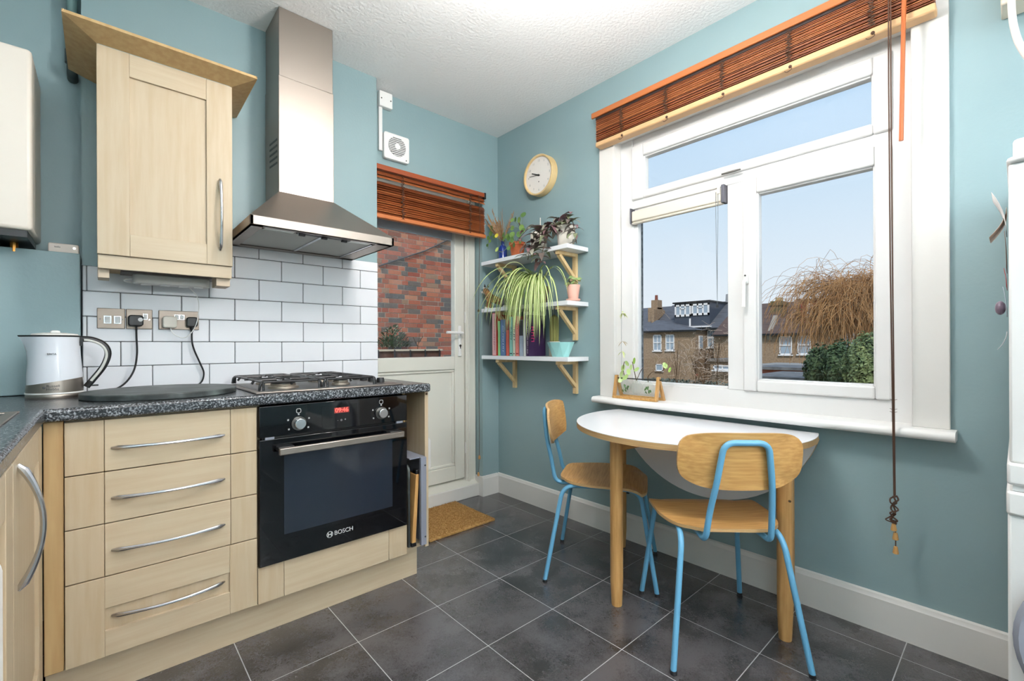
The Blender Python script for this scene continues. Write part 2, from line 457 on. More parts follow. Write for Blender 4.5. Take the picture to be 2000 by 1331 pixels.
# architrave and window board
tr = MB()
tr.box(-0.02, 0.0, -1.022, -0.924, 0.77, 2.365); tr.box(-0.02, 0.0, -2.372, -2.275, 0.77, 2.365); tr.box(-0.02, 0.0, -2.275, -1.022, 2.20, 2.365)
tr.box(0.0, 0.05, -1.022, -1.018, 0.77, 2.2); tr.box(0.0, 0.05, -2.28, -2.276, 0.77, 2.2); tr.box(0, 0.05, -2.28, -1.018, 2.196, 2.2)
struct('trim_1', tr, M_trim, bevel=0.003)
prof = [(0.05, 0.735), (0.05, 0.770)] + [(-0.064 - 0.0175 * math.sin(PI * t / 8), 0.7525 + 0.0175 * math.cos(PI * t / 8)) for t in range(9)]
struct('trim_2', MB().prism(prof, 'y', -2.388, -0.909), M_white)

# ---------------------------------------------------------------- window
w1 = struct_root('window_1', (0.08, -1.65, 0.77), 'white window with a top light, a fixed pane and a side casement')
def ring(y0, y1, z0, z1, iy0, iy1, iz0, iz1, x0, x1):
    return MB().box(x0, x1, y0, iy0, z0, z1).box(x0, x1, iy1, y1, z0, z1).box(x0, x1, iy0, iy1, z0, iz0).box(x0, x1, iy0, iy1, iz1, z1)
f = MB().box(0.05, 0.12, -1.10, WY1, 0.765, 2.2).box(0.05, 0.12, WY0, -2.21, 0.765, 2.2)
f.box(0.05, 0.12, -2.21, -1.10, 2.15, 2.2).box(0.05, 0.12, -2.21, -1.10, 0.765, 0.850).box(0.05, 0.12, -2.21, -1.10, 1.81, 1.862).box(0.05, 0.12, -1.686, -1.612, 0.85, 1.81)
f.build('frame', M_upvc, w1, bevel=0.004)
ring(-2.215, -1.098, 1.857, 2.153, -2.158, -1.169, 1.897, 2.086, 0.036, 0.10).build('top_sash', M_upvc, w1, bevel=0.008, seg=3)
ring(-2.170, -1.157, 1.885, 2.098, -2.152, -1.175, 1.903, 2.080, 0.050, 0.09).build('glazing_bead', M_upvc, w1, bevel=0.004)
ring(-2.213, -1.684, 0.850, 1.812, -2.162, -1.743, 0.900, 1.739, 0.036, 0.10).build('casement', M_upvc, w1, bevel=0.008, seg=3)
ring(-2.175, -1.730, 0.887, 1.752, -2.156, -1.749, 0.906, 1.733, 0.050, 0.09).build('glazing_bead', M_upvc, w1, bevel=0.004)
ring(-1.620, -1.095, 0.845, 1.815, -1.607, -1.122, 0.862, 1.795, 0.062, 0.10).build('glazing_bead', M_upvc, w1, bevel=0.005)
for (a, b, c, d) in ((-2.153, -1.174, 1.902, 2.081), (-2.157, -1.748, 0.905, 1.734), (-1.608, -1.121, 0.861, 1.796)):
    MB().box(0.078, 0.082, a, b, c, d).build('pane', M_pane, w1, smooth=False)
hd = MB().box(0.022, 0.038, -1.712, -1.692, 1.335, 1.385).build('handle', M_white, w1, bevel=0.005)
MB().tube(fillet([(0.026, -1.702, 1.345), (0.006, -1.702, 1.345), (0.006, -1.700, 1.23)], 0.012), 0.008, 8).build('lever', M_white, hd)
MB().cyl((0.021, -1.702, 1.372), (0.019, -1.702, 1.372), 0.004).build('screw', M_steelD, hd)
th = MB().box(0.02, 0.037, -1.665, -1.615, 1.861, 1.885).build('handle', M_white, w1, bevel=0.005)
MB().box(0.012, 0.022, -1.685, -1.60, 1.853, 1.86).build('lever', M_steelD, th, bevel=0.002)

# small roller blind on the fixed pane
rb = thing('roller_blind', 'slim cream roller blind cassette above the fixed window pane', 'blind', (0.045, -1.36, 1.73))
MB().box(0.022, 0.060, -1.595, -1.108, 1.735, 1.792).box(0.028, 0.054, -1.60, -1.104, 1.722, 1.735).build('cassette', mat('cream_alu', (226, 218, 204), 0.4), rb, bevel=0.006)
for y0, y1 in ((-1.611, -1.596), (-1.107, -1.100)):
    MB().box(0.018, 0.060, y0, y1, 1.725, 1.81).build('end_bracket', mat('bracket_grey', (92, 92, 100), 0.4, metal=0.6), rb, bevel=0.002)
MB().box(0.016, 0.024, -1.592, -1.578, 1.77, 1.80).build('cord_guide', M_cream, rb, bevel=0.002)
for k, dy in enumerate((-1.582, -1.572)):
    MB().tube([(0.018, dy, 1.78), (0.018, dy, 1.66), (0.018, -1.577 + (dy + 1.577) * 0.3, 1.45), (0.018, -1.5775, 1.25)], 0.0012, 5).build('pull_cord', mat('grey_cord', (104, 112, 118), 0.7), rb)
MB().cyl((0.018, -1.5775, 1.25), (0.018, -1.5775, 1.236), 0.003, 0.005, 8).build('cord_end', M_black, rb)

# ---------------------------------------------------------------- wooden venetian blinds
def squiggle(y_or_x, z0, z1, along, fixed, amp, n, seed):
    r = random.Random(seed); pts = []
    for i in range(n + 1):
        t = i / n; z = z0 + (z1 - z0) * t
        d = (amp if i % 2 else -amp) * r.uniform(0.5, 1.2); o = r.uniform(-0.004, 0.004)
        pts.append((fixed + o, y_or_x + d, z) if along == 'y' else (y_or_x + d, fixed + o, z))
    return spline(pts, 3)

vb = thing('venetian_blind', 'brown wooden venetian blind pulled up over the kitchen window', 'blind', (-0.045, -1.64, 2.18))
BY0, BY1 = -2.345, -0.94
MB().box(-0.085, -0.072, BY0 - 0.01, -0.918, 2.335, 2.366).build('valance', mat('blind_valance', (178, 104, 56), 0.4), vb, bevel=0.004)
MB().box(-0.072, -0.022, BY0, BY1, 2.325, 2.362).build('headrail', M_blindD, vb)
ns = 19
sl0 = None
for k in range(ns):
    z = 2.204 + k * 0.0064
    dz = rnd.uniform(-0.0012, 0.0012); dx = rnd.uniform(-0.003, 0.003)
    if sl0 is None:
        sl0 = MB().box(-0.074, -0.024, BY0 + 0.004, BY1 - 0.004, z - 0.0016, z + 0.0016).build('slat', M_blind, vb, smooth=False); z00 = z
    else:
        s_ = share(sl0, 'slat', vb, (dx, 0, z - z00 + dz), (rnd.uniform(-0.0006, 0.0006), rnd.uniform(-0.05, 0.05), 0))
        # rotate about the slat itself, not the thing's base
        s_.rotation_euler = (0, 0, 0)
MB().box(-0.076, -0.022, BY0, BY1, 2.170, 2.199).build('bottom_rail', M_blindL, vb, bevel=0.006)
for i, u in enumerate((1213, 1300, 1410, 1541, 1702)):
    y = onX(u, 140, -0.078).y
    MB().tube(squiggle(y, 2.33, 2.205, 'y', -0.080, 0.011, 16, i), 0.0016, 5).tube(squiggle(y, 2.33, 2.205, 'y', -0.079, 0.008, 13, i + 9), 0.0016, 5).build('ladder_cord', M_cord, vb)
    k = MB().ball((-0.078, y - 0.004, 2.178), 0.006, 8).tube(spline([(-0.078, y - 0.004, 2.178), (-0.08, y - 0.01, 2.166), (-0.078, y + 0.006, 2.160), (-0.08, y + 0.016, 2.166)], 5), 0.0012, 5)
    k.build('cord_knot', M_cord, vb)
MB().tube([(-0.088, -2.268, 2.345), (-0.10, -2.268, 2.25), (-0.10, -2.259, 1.757)], 0.0065, 8).build('tilt_wand', mat('wand_wood', (176, 92, 44), 0.35), vb)
pc = MB()
for d in (-0.003, 0.003):
    pc.tube([(-0.088, -2.228 + d, 2.34), (-0.099, -2.229 + d, 2.0), (-0.10, -2.232 + d, 1.3), (-0.10, -2.236 + d * 0.6, 0.80), (-0.10, -2.238 + d * 0.5, 0.53)], 0.0021, 6)
for z in (0.865, 0.832, 0.822):
    for sg in (-1, 1):
        pc.tube([(-0.10, -2.236, z), (-0.102, -2.236 + sg * 0.010, z + 0.004)], 0.001, 4)
pc.build('pull_cord', M_cord, vb)
kn = MB()
for i in range(3):
    kn.tube(spline([(-0.10 + rnd.uniform(-.008, .008), -2.238 + rnd.uniform(-.012, .012), 0.535 - 0.012 * j) for j in range(9)], 4), 0.0026, 6)
kn.tube(spline([(-0.10, -2.236, 0.47), (-0.10, -2.222, 0.455), (-0.10, -2.214, 0.445), (-0.10, -2.236, 0.44)], 5), 0.002, 5)
kn.tube([(-0.10, -2.236, 0.45), (-0.10, -2.2365, 0.418)], 0.0018, 5).tube([(-0.10, -2.240, 0.45), (-0.10, -2.2405, 0.35)], 0.0018, 5)
kn.build('cord_knot', M_cord, vb)
for (y, z) in ((-2.2355, 0.427), (-2.2400, 0.397), (-2.2405, 0.349)):
    MB().lathe([(0.002, 0.012), (0.0055, 0.010), (0.0085, -0.008), (0.0088, -0.013), (0.006, -0.015), (0.001, -0.0155)], (-0.10, y, z), 12).build('tassel', M_oak, vb)

db = thing('venetian_blind', 'brown wooden venetian blind half lowered over the glazed back door', 'blind', (-0.57, -0.04, 1.80))
DX0, DX1 = -0.968, -0.165
MB().box(DX0, DX1, -0.055, -0.008, 2.088, 2.118).build('headrail', mat('blind_headrail', (150, 72, 38), 0.4), db, bevel=0.003)
MB().box(DX1 - 0.002, DX1 + 0.012, -0.058, -0.006, 2.078, 2.12).build('end_cap', M_black, db, bevel=0.002)
s0 = None
zz = 2.065
zs = [2.066, 2.046] + [2.006 - 0.0128 * k for k in range(15)]
for k, z in enumerate(zs):
    n = MB().add([(DX0, -0.060, z - 0.0125), (DX1, -0.060, z - 0.0125), (DX1, -0.040, z + 0.0125), (DX0, -0.040, z + 0.0125),
                  (DX0, -0.058, z - 0.0105), (DX1, -0.058, z - 0.0105), (DX1, -0.038, z + 0.0145), (DX0, -0.038, z + 0.0145)],
                 [(0, 1, 2, 3), (7, 6, 5, 4), (0, 4, 5, 1), (1, 5, 6, 2), (2, 6, 7, 3), (3, 7, 4, 0)])
    if s0 is None: s0 = n.build('slat', M_blind, db, smooth=False); zb = z
    else: share(s0, 'slat', db, (0, rnd.uniform(-0.002, 0.002), z - zb + rnd.uniform(-0.0015, 0.0015)))
MB().box(DX0, DX1, -0.070, -0.036, 1.802, 1.826).build('bottom_rail', mat('blind_rail2', (190, 110, 62), 0.4), db, bevel=0.004)
for i, x in enumerate((-0.80, -0.30)):
    MB().tube(squiggle(x, 2.07, 1.815, 'x', -0.072, 0.012, 20, 30 + i), 0.0017, 5).tube(squiggle(x, 2.07, 1.815, 'x', -0.071, 0.008, 17, 40 + i), 0.0017, 5).build('ladder_cord', M_cord, db)
MB().tube([(-0.225, -0.066, 2.09), (-0.215, -0.068, 1.9), (-0.208, -0.05, 1.75), (-0.206, -0.035, 1.3), (-0.204, -0.035, 0.6), (-0.204, -0.035, 0.30)], 0.0018, 5).tube([(-0.204, -0.035, 0.30), (-0.207, -0.035, 0.24), (-0.212, -0.035, 0.185)], 0.0016, 5).build('pull_cord', M_cord, db)
for (x, z) in ((-0.204, 0.29), (-0.213, 0.175)):
    MB().lathe([(0.002, 0.012), (0.006, 0.010), (0.009, -0.010), (0.006, -0.015), (0.001, -0.0155)], (x, -0.035, z), 12).build('tassel', M_oak, db)
MB().ball((-0.206, -0.035, 1.30), 0.009, 8).build('cord_knot', M_cord, db)

# ---------------------------------------------------------------- back door
d1 = struct_root('door_1', (-0.6, 0.11, 0.0), 'white glazed back door with a cat flap')
MB().box(-0.235, -0.150, 0.075, 0.145, 0.09, 2.09).box(-1.058, -0.975, 0.075, 0.145, 0.09, 2.09).box(-0.975, -0.235, 0.075, 0.145, 2.02, 2.09).box(-0.222, -0.204, 0.066, 0.08, 0.1, 2.09).build('frame', M_doorw, d1, bevel=0.005)
MB().box(-1.058, -0.148, 0.028, 0.145, 0.0, 0.085).build('step', M_trim, d1, bevel=0.004)
MB().prism([(0.04, 0.085), (0.145, 0.085), (0.145, 0.118), (0.085, 0.112)], 'x', -1.058, -0.150).build('threshold', M_doorw, d1, bevel=0.002)
lf = MB()
lf.box(-0.318, -0.238, 0.088, 0.140, 0.128, 2.02).box(-0.972, -0.890, 0.088, 0.140, 0.128, 2.02)
lf.box(-0.890, -0.318, 0.088, 0.140, 0.128, 0.225).box(-0.890, -0.318, 0.088, 0.140, 0.895, 0.985).box(-0.890, -0.318, 0.088, 0.140, 1.95, 2.02)
lf.build('leaf', M_doorw, d1, bevel=0.006, seg=3)
MB().box(-0.892, -0.316, 0.108, 0.128, 0.222, 0.898).build('lower_panel', M_doorw, d1)
ringx = MB()
for (a, b, c, d) in ((-0.890, -0.318, 0.225, 0.243), (-0.890, -0.318, 0.877, 0.895), (-0.890, -0.872, 0.243, 0.877), (-0.336, -0.318, 0.243, 0.877)):
    ringx.box(a, b, 0.098, 0.120, c, d)
ringx.build('panel_bead', M_doorw, d1, bevel=0.005)
MB().box(-0.892, -0.316, 0.112, 0.116, 0.983, 1.952).build('pane', M_pane, d1, smooth=False)
MB().box(-0.890, -0.318, 0.118, 0.136, 1.795, 1.86).build('blind_cassette', mat('grey_cassette', (176, 186, 196), 0.4), d1, bevel=0.004)  # pale grey strip across the top of the door glass
hp = MB().box(-0.294, -0.270, 0.076, 0.090, 0.985, 1.20).build('handle_plate', M_white, d1, bevel=0.005)
MB().tube(fillet([(-0.282, 0.08, 1.147), (-0.282, 0.035, 1.147), (-0.42, 0.035, 1.150)], 0.02), 0.0095, 10).build('lever', M_white, hp)
MB().cyl((-0.282, 0.077, 1.06), (-0.282, 0.074, 1.06), 0.009).box(-0.285, -0.279, 0.074, 0.077, 1.04, 1.06).build('keyhole', M_steelD, hp)
MB().box(-0.236, -0.222, 0.078, 0.094, 1.22, 1.30).box(-0.236, -0.222, 0.078, 0.094, 0.30, 0.38).build('hinge', M_white, d1, bevel=0.003)
cf = MB().prism(rrect(-0.745, -0.515, 0.235, 0.455, 0.03), 'y', 0.086, 0.110).build('cat_flap', M_white, d1, bevel=0.004)
MB().prism(rrect(-0.720, -0.545, 0.262, 0.428, 0.02), 'y', 0.0845, 0.088).build('flap_gap', M_steelD, cf)
MB().prism(rrect(-0.714, -0.551, 0.268, 0.422, 0.018), 'y', 0.082, 0.088).build('flap', mat('flap_plastic', (214, 214, 210), 0.3), cf)

mt = MB(); mt.box(-0.832, -0.375, -0.408, 0.012, 0.0, 0.014)
dm = mt.build('doormat', M_coir, None, bevel=0.004)
tag(dm, 'tan coir doormat lying in front of the glazed back door', 'doormat')
tuft = MB(); r2 = random.Random(3)
for i in range(9000):
    x = r2.uniform(-0.829, -0.378); y = r2.uniform(-0.405, 0.009); a = r2.uniform(0, 2 * PI); h = r2.uniform(0.003, 0.009)
    dx, dy = 0.0016 * math.cos(a), 0.0016 * math.sin(a); ex, ey = r2.uniform(-.004, .004), r2.uniform(-.004, .004)
    tuft.add([(x - dx, y - dy, 0.013), (x + dx, y + dy, 0.013), (x + ex, y + ey, 0.014 + h)], [(0, 1, 2)])
tuft.build('coir_pile', M_coir, dm, smooth=False, kind='stuff', local=True)

# ---------------------------------------------------------------- extractor fan, junction box, trunking
ef = thing('extractor_fan', 'square white extractor fan on the wall above the door blind', 'fan', (-0.816, 0.0, 2.175))
MB().prism(rrect(-0.900, -0.733, 2.175, 2.332, 0.014), 'y', -0.030, -0.002).build('housing', M_white, ef, bevel=0.004)
MB().cyl((-0.816, -0.0305, 2.258), (-0.816, -0.0315, 2.258), 0.057, n=32).build('grille_hole', mat('fan_dark', (70, 70, 72), 0.7), ef)
for k in range(-5, 6):
    z = 2.258 + k * 0.0105; h = math.sqrt(max(0.0001, 0.058 ** 2 - (k * 0.0105) ** 2))
    MB().box(-0.816 - h, -0.816 + h, -0.036, -0.030, z - 0.0028, z + 0.0028).build('grille_bar', M_white, ef, bevel=0.0015)
MB().cyl((-0.816, -0.030, 2.258), (-0.816, -0.037, 2.258), 0.018, n=20).build('hub', M_white, ef)
MB().cyl((-0.755, -0.030, 2.19), (-0.755, -0.032, 2.19), 0.004, n=10).build('screw', M_steelD, ef)
jb = thing('junction_box', 'small white junction box high on the wall beside the ceiling', 'junction box', (-0.885, 0, 2.468))
MB().box(-0.930, -0.847, -0.036, -0.002, 2.470, 2.560).build('box', M_white, jb, bevel=0.004)
for x in (-0.918, -0.859): MB().cyl((x, -0.036, 2.515), (x, -0.0375, 2.515), 0.004, n=10).build('screw', M_steelD, jb)
tk = MB().box(-0.926, -0.904, -0.018, -0.002, 2.215, 2.470).build('cable_trunking', M_white, None, bevel=0.002)
tag(tk, 'thin white cable trunking running down from the junction box to the fan', 'trunking')

# ---------------------------------------------------------------- alcove: boxed panel, boiler, pipe, hub
bp_ = MB().box(-2.868, -2.199, -0.150, -0.128, 0.889, 1.414).box(-2.868, -2.199, -0.128, -0.002, 1.396, 1.414)
tag(bp_.build('wall_panel', M_wall, None, bevel=0.003), 'teal painted boxing panel beside the white tiles behind the kettle', 'panel')
bo = thing('boiler', 'white wall boiler hanging above the teal boxing panel', 'boiler', (-2.58, -0.15, 1.43))
MB().box(-2.84, -2.312, -0.30, -0.004, 1.455, 2.066).build('case', mat('boiler_white', (238, 228, 216), 0.35), bo, bevel=0.012, seg=3)
MB().box(-2.83, -2.325, -0.285, -0.02, 1.432, 1.455).build('base_tray', M_black, bo)
for x in (-2.70, -2.60, -2.50, -2.42, -2.37):
    MB().cyl((x, -0.14, 1.40), (x, -0.14, 1.445), 0.011, n=10).build('pipe_tail', mat('brass', (170, 120, 60), 0.35, metal=1.0), bo)
wp = thing('waste_pipe', 'teal painted soil pipe in the corner beside the chimney breast', 'pipe', (-2.222, -0.06, 2.2))
MB().cyl((-2.222, -0.060, 2.205), (-2.222, -0.060, ZC - 0.002), 0.0165, n=20).build('pipe', mat('pipe_teal', (104, 132, 132), 0.4), wp)
MB().cyl((-2.222, -0.060, 2.165), (-2.222, -0.060, 2.215), 0.021, n=20).tube(fillet([(-2.222, -0.060, 2.18), (-2.222, -0.060, 2.13), (-2.222, -0.002, 2.13)], 0.03), 0.0165, 12).build('collar', mat('pipe_dark', (62, 74, 74), 0.5), wp)
hb = thing('heating_hub', 'small white heating hub with a status light on the panel ledge', 'hub', (-2.244, -0.07, 1.414))
MB().prism(rrect(-2.287, -2.203, 1.4145, 1.451, 0.006), 'y', -0.118, -0.085).build('case', mat('hub_white', (226, 214, 204), 0.4), hb, bevel=0.003)
MB().cyl((-2.216, -0.1185, 1.4365), (-2.216, -0.1195, 1.4365), 0.0035, n=12).build('status_light', mat('status_led', (255, 255, 250), 0.3, emit=(255, 255, 245), estr=3.0), hb)
text('lettering', 'tado', 0.009, M_print, hb, (-2.262, -0.1186, 1.437), (1, 0, 0), (0, 0, 1))

# ---------------------------------------------------------------- base units along the back
YF = -0.70
def shaker_y(parent, x0, x1, z0, z1, yf, st, rt, rb_, mat_u, mat_h, t=0.02, name='door'):
    """shaker front facing -y: panel root with stiles and rails as sub parts"""
    p = MB().box(x0 + st * 0.9, x1 - st * 0.9, yf + 0.009, yf + t, z0 + rb_ * 0.9, z1 - rt * 0.9).build(name, mat_u, parent)
    for a, b in ((x0, x0 + st), (x1 - st, x1)):
        MB().box(a, b, yf, yf + t, z0, z1).build('stile', mat_u, p, bevel=0.0015)
    MB().box(x0 + st, x1 - st, yf + 0.0006, yf + t, z1 - rt, z1).build('rail', mat_h, p, bevel=0.0015)
    MB().box(x0 + st, x1 - st, yf + 0.0006, yf + t, z0, z0 + rb_).build('rail', mat_h, p, bevel=0.0015)
    return p
def bow(p0, p1, out, bulge, r=0.006):
    """bow handle from p0 to p1 bulging along out, flattened broad ends"""
    p0 = Vector(p0); p1 = Vector(p1); out = Vector(out)
    pts = []; n = 20
    for i in range(n + 1):
        t = i / n; pts.append(p0.lerp(p1, t) + out * (bulge * (math.sin(PI * t) ** 0.75)))
    return MB().tube(pts, lambda t: r * (0.75 + 0.55 * (abs(2 * t - 1) ** 2.2)) if 0.02 < t < 0.98 else r * 0.6, 10)

du = thing('drawer_unit', 'pale maple base unit with four drawers and bow handles', 'drawer unit', (-1.97, -0.4, 0.13))
MB().box(-2.218, -1.727, -0.678, -0.125, 0.135, 0.848).build('carcass', M_maple, du)
GX0, GX1 = -2.219, -1.7265
for (z0, z1, zh) in ((0.688, 0.842, 0.756), (0.5325, 0.685, 0.605), (0.374, 0.5295, 0.448)):
    dr = MB().box(-2.1335, -1.8085, YF, YF + 0.02, z0, z1).build('drawer_front', M_mapleH, du, bevel=0.0015)
    for a, b in ((GX0, -2.1345), (-1.8075, GX1)):
        MB().box(a, b, YF, YF + 0.02, z0, z1).build('stile', M_maple, dr, bevel=0.0015)
    bow((-2.118, YF, zh), (-1.826, YF, zh), (0, -1, 0), 0.026).build('handle', M_chrome, dr)
dr = shaker_y(du, GX0, GX1, 0.133, 0.371, YF, 0.085, 0.094, 0.077, M_maple, M_mapleH, name='drawer_front')
bow((-2.118, YF + 0.009, 0.248), (-1.826, YF + 0.009, 0.248), (0, -1, 0), 0.034).build('handle', M_chrome, dr)

cp = MB().box(-2.262, -2.221, -0.692, -0.66, 0.13, 0.848).build('corner_post', M_mapleD, None, bevel=0.002)
tag(cp, 'warm maple corner post between the drawer unit and the side cupboard', 'post')

oc = thing('oven_housing', 'pale maple housing around the built-in oven with an open tray slot', 'cabinet', (-1.37, -0.4, 0.13))
MB().box(-1.7255, -1.712, -0.678, -0.125, 0.135, 0.848).build('side_panel', M_maple, oc)
MB().box(-1.138, -1.125, -0.678, -0.125, 0.135, 0.848).build('side_panel', M_mapleD, oc)
MB().box(-1.036, -1.018, -0.70, -0.125, 0.135, 0.849).build('end_panel', M_maple, oc, bevel=0.001)
MB().box(-1.712, -1.036, -0.678, -0.125, 0.135, 0.152).build('base_board', M_mapleH, oc)
MB().box(-1.125, -1.036, -0.145, -0.125, 0.152, 0.849).build('slot_back', M_mapleD, oc)
lp = MB().box(-1.637, -1.217, YF, YF + 0.02, 0.131, 0.262).build('lower_front', M_mapleH, oc, bevel=0.0015)
for a, b in ((-1.7245, -1.638), (-1.216, -1.1295)):
    MB().box(a, b, YF, YF + 0.02, 0.131, 0.262).build('stile', M_maple, lp, bevel=0.0015)
MB().cyl((-1.027, -0.698, 0.838), (-1.027, -0.703, 0.838), 0.005, n=10).build('screw_cover', M_stem, oc)

# ---------------------------------------------------------------- oven
ov = thing('oven', 'black built-in electric oven with a steel bar handle under the hob', 'oven', (-1.43, -0.4, 0.265))
OX0, OX1 = -1.722, -1.134
MB().box(-1.708, -1.14, -0.69, -0.16, 0.275, 0.84).build('body', M_black, ov)
cpn = MB().box(OX0, OX1, YF - 0.012, YF + 0.02, 0.730, 0.843).build('control_panel', M_blackg, ov, bevel=0.002)
dr = MB().box(OX0, OX1, YF - 0.012, YF + 0.02, 0.266, 0.722).build('door', M_blackg, ov, bevel=0.002)
MB().box(-1.640, -1.205, YF - 0.0126, YF - 0.010, 0.365, 0.680).build('window', M_ovenwin, dr)
MB().box(OX0 + 0.02, OX0 + 0.05, YF - 0.011, YF, 0.721, 0.731).box(OX1 - 0.05, OX1 - 0.02, YF - 0.011, YF, 0.721, 0.731).build('hinge_cover', M_grey, dr)
MB().box(-1.667, -1.172, YF - 0.062, YF - 0.044, 0.668, 0.693).build('handle', M_steel, dr, bevel=0.003)
for x in (-1.64, -1.205):
    MB().box(x - 0.028, x + 0.028, YF - 0.048, YF - 0.011, 0.680, 0.696).build('handle_bracket', M_black, dr, bevel=0.003)
YP = YF - 0.012
for x, z in ((-1.588, 0.770), (-1.256, 0.775)):
    kb = MB().cyl((x, YP, z), (x, YP - 0.006, z), 0.026, n=32).build('knob', M_steelD, cpn)
    MB().cyl((x, YP - 0.006, z), (x, YP - 0.026, z), 0.021, 0.0195, n=32).build('dial', M_chrome, kb, bevel=0.002)
    ic = MB()
    for k in range(5):
        a = -0.6 + k * (PI + 1.2) / 4; rr = 0.042
        ic.box(x + rr * math.cos(a) - 0.003, x + rr * math.cos(a) + 0.003, YP - 0.0008, YP, z + rr * math.sin(a) * 0.8 - 0.003, z + rr * math.sin(a) * 0.8 + 0.003)
    ic.build('dial_marks', mat('panel_print', (150, 150, 150), 0.5), cpn)
    rg = MB(); q = rrect(x - 0.009, x + 0.009, z + 0.038, z + 0.056, 0.006); qi = rrect(x - 0.0068, x + 0.0068, z + 0.0402, z + 0.0538, 0.005)
    n = len(q); rg.add([(p[0], YP - 0.0006, p[1]) for p in q] + [(p[0], YP - 0.0006, p[1]) for p in qi], [(i, (i + 1) % n, n + (i + 1) % n, n + i) for i in range(n)])
    rg.build('dial_symbol', MATS['panel_print'], cpn, smooth=False)
ds = MB().box(-1.502, -1.362, YP - 0.001, YP, 0.742, 0.825).build('display', mat('display_glass', (10, 11, 13), 0.05), cpn)
MB().box(-1.455, -1.395, YP - 0.0016, YP - 0.001, 0.793, 0.815).build('digit_field', mat('led_field', (70, 30, 30), 0.4, emit=(190, 70, 60), estr=0.35), ds)
text('clock_digits', '09:46', 0.024, mat('led_red', (255, 90, 80), 0.4, emit=(255, 70, 60), estr=2.2), ds, (-1.425, YP - 0.0018, 0.804), (1, 0, 0), (0, 0, 1))
text('buttons', '-  o  +', 0.014, MATS['panel_print'], ds, (-1.425, YP - 0.0012, 0.765), (1, 0, 0), (0, 0, 1))
lg = mat('logo_grey', (196, 196, 196), 0.4)
text('brand_lettering', 'BOSCH', 0.0235, lg, dr, (-1.418, YP - 0.0003, 0.318), (1, 0, 0), (0, 0, 1))
em = MB(); n = 28
cx, cz = -1.474, 0.3185
for (ra, rb2) in ((0.0125, 0.0105),):
    em.add([(cx + ra * math.cos(2 * PI * i / n), YP - 0.0008, cz + ra * math.sin(2 * PI * i / n)) for i in range(n)] + [(cx + rb2 * math.cos(2 * PI * i / n), YP - 0.0008, cz + rb2 * math.sin(2 * PI * i / n)) for i in range(n)], [(i, (i + 1) % n, n + (i + 1) % n, n + i) for i in range(n)])
em.box(cx - 0.008, cx - 0.0045, YP - 0.001, YP, cz - 0.007, cz + 0.007).box(cx + 0.0045, cx + 0.008, YP - 0.001, YP, cz - 0.007, cz + 0.007).box(cx - 0.005, cx + 0.005, YP - 0.001, YP, cz - 0.0016, cz + 0.0016)
em.build('brand_emblem', lg, dr, smooth=False)

# things kept in the tray slot
tk2 = thing('tray_rack', 'grey upright tray rack standing in the slot beside the oven', 'rack', (-1.05, -0.5, 0.152))
MB().box(-1.066, -1.0375, -0.716, -0.700, 0.153, 0.553).build('front_plate', M_grey, tk2, bevel=0.002)
MB().box(-1.0395, -1.0375, -0.70, -0.20, 0.153, 0.553).box(-1.115, -1.0395, -0.70, -0.20, 0.548, 0.553).build('side_plate', M_grey, tk2)
for z in (0.19, 0.515): MB().cyl((-1.045, -0.716, z), (-1.045, -0.7175, z), 0.004, n=8).build('screw', M_black, tk2)
cb = thing('chopping_board', 'wooden chopping board leaning upright in the tray slot', 'chopping board', (-1.085, -0.5, 0.152))
MB().hexa([(-1.104, -0.700, 0.168), (-1.084, -0.700, 0.168), (-1.084, -0.36, 0.168), (-1.104, -0.36, 0.168), (-1.082, -0.700, 0.475), (-1.066, -0.700, 0.475), (-1.066, -0.36, 0.475), (-1.082, -0.36, 0.475)]).build('board', M_oak, cb, bevel=0.003)
MB().box(-1.106, -1.082, -0.702, -0.36, 0.1525, 0.170).build('rubber_foot', M_black, cb, bevel=0.002)
MB().box(-1.080, -1.062, -0.696, -0.66, 0.473, 0.495).build('rubber_grip', M_black, cb, bevel=0.004)
sb = MB().prism([(-0.695, 0.153), (-0.695, 0.49)] + arc(-0.66, 0.49, 0.035, PI, PI / 2, 5)[1:] + [(-0.42, 0.525), (-0.40, 0.50), (-0.40, 0.153)], 'x', -1.120, -1.109)
tag(sb.build('serving_slate', M_slate, None, bevel=0.002), 'dark grey slate board standing against the oven side', 'slate board')

# plinths
pl = MB().box(-2.262, -1.052, -0.652, -0.636, 0.0, 0.131).box(-1.068, -1.052, -0.636, -0.13, 0.0, 0.131)
tag(pl.build('plinth', M_mapleH, None, bevel=0.001), 'pale maple plinth along the floor under the oven and drawers', 'plinth')

# ---------------------------------------------------------------- side run on the left
sc_ = thing('base_cabinet', 'pale maple cupboard with tall panelled doors and a bow handle under the side worktop', 'cabinet', (-2.5, -1.3, 0.13))
MB().box(-2.865, -2.284, -1.80, -0.70, 0.135, 0.848).build('carcass', M_maple, sc_)
XF = -2.262
for (y0, y1, hy) in ((-1.262, -0.722, -1.205), (-1.798, -1.266, -1.74)):
    p = MB().box(XF - 0.02, XF - 0.009, y0 + 0.07, y1 - 0.07, 0.20, 0.78).build('door', M_maple, sc_)
    for a, b in ((y0, y0 + 0.082), (y1 - 0.082, y1)):
        MB().box(XF - 0.02, XF, a, b, 0.133, 0.842).build('stile', M_maple, p, bevel=0.0015)
    for a, b in ((0.133, 0.215), (0.76, 0.842)):
        MB().box(XF - 0.02, XF - 0.0006, y0 + 0.082, y1 - 0.082, a, b).build('rail', M_mapleH, p, bevel=0.0015)
    if hy > -1.5: bow((XF, hy, 0.828), (XF, hy, 0.580), (1, 0, 0), 0.036, 0.0065).build('handle', M_chrome, p)
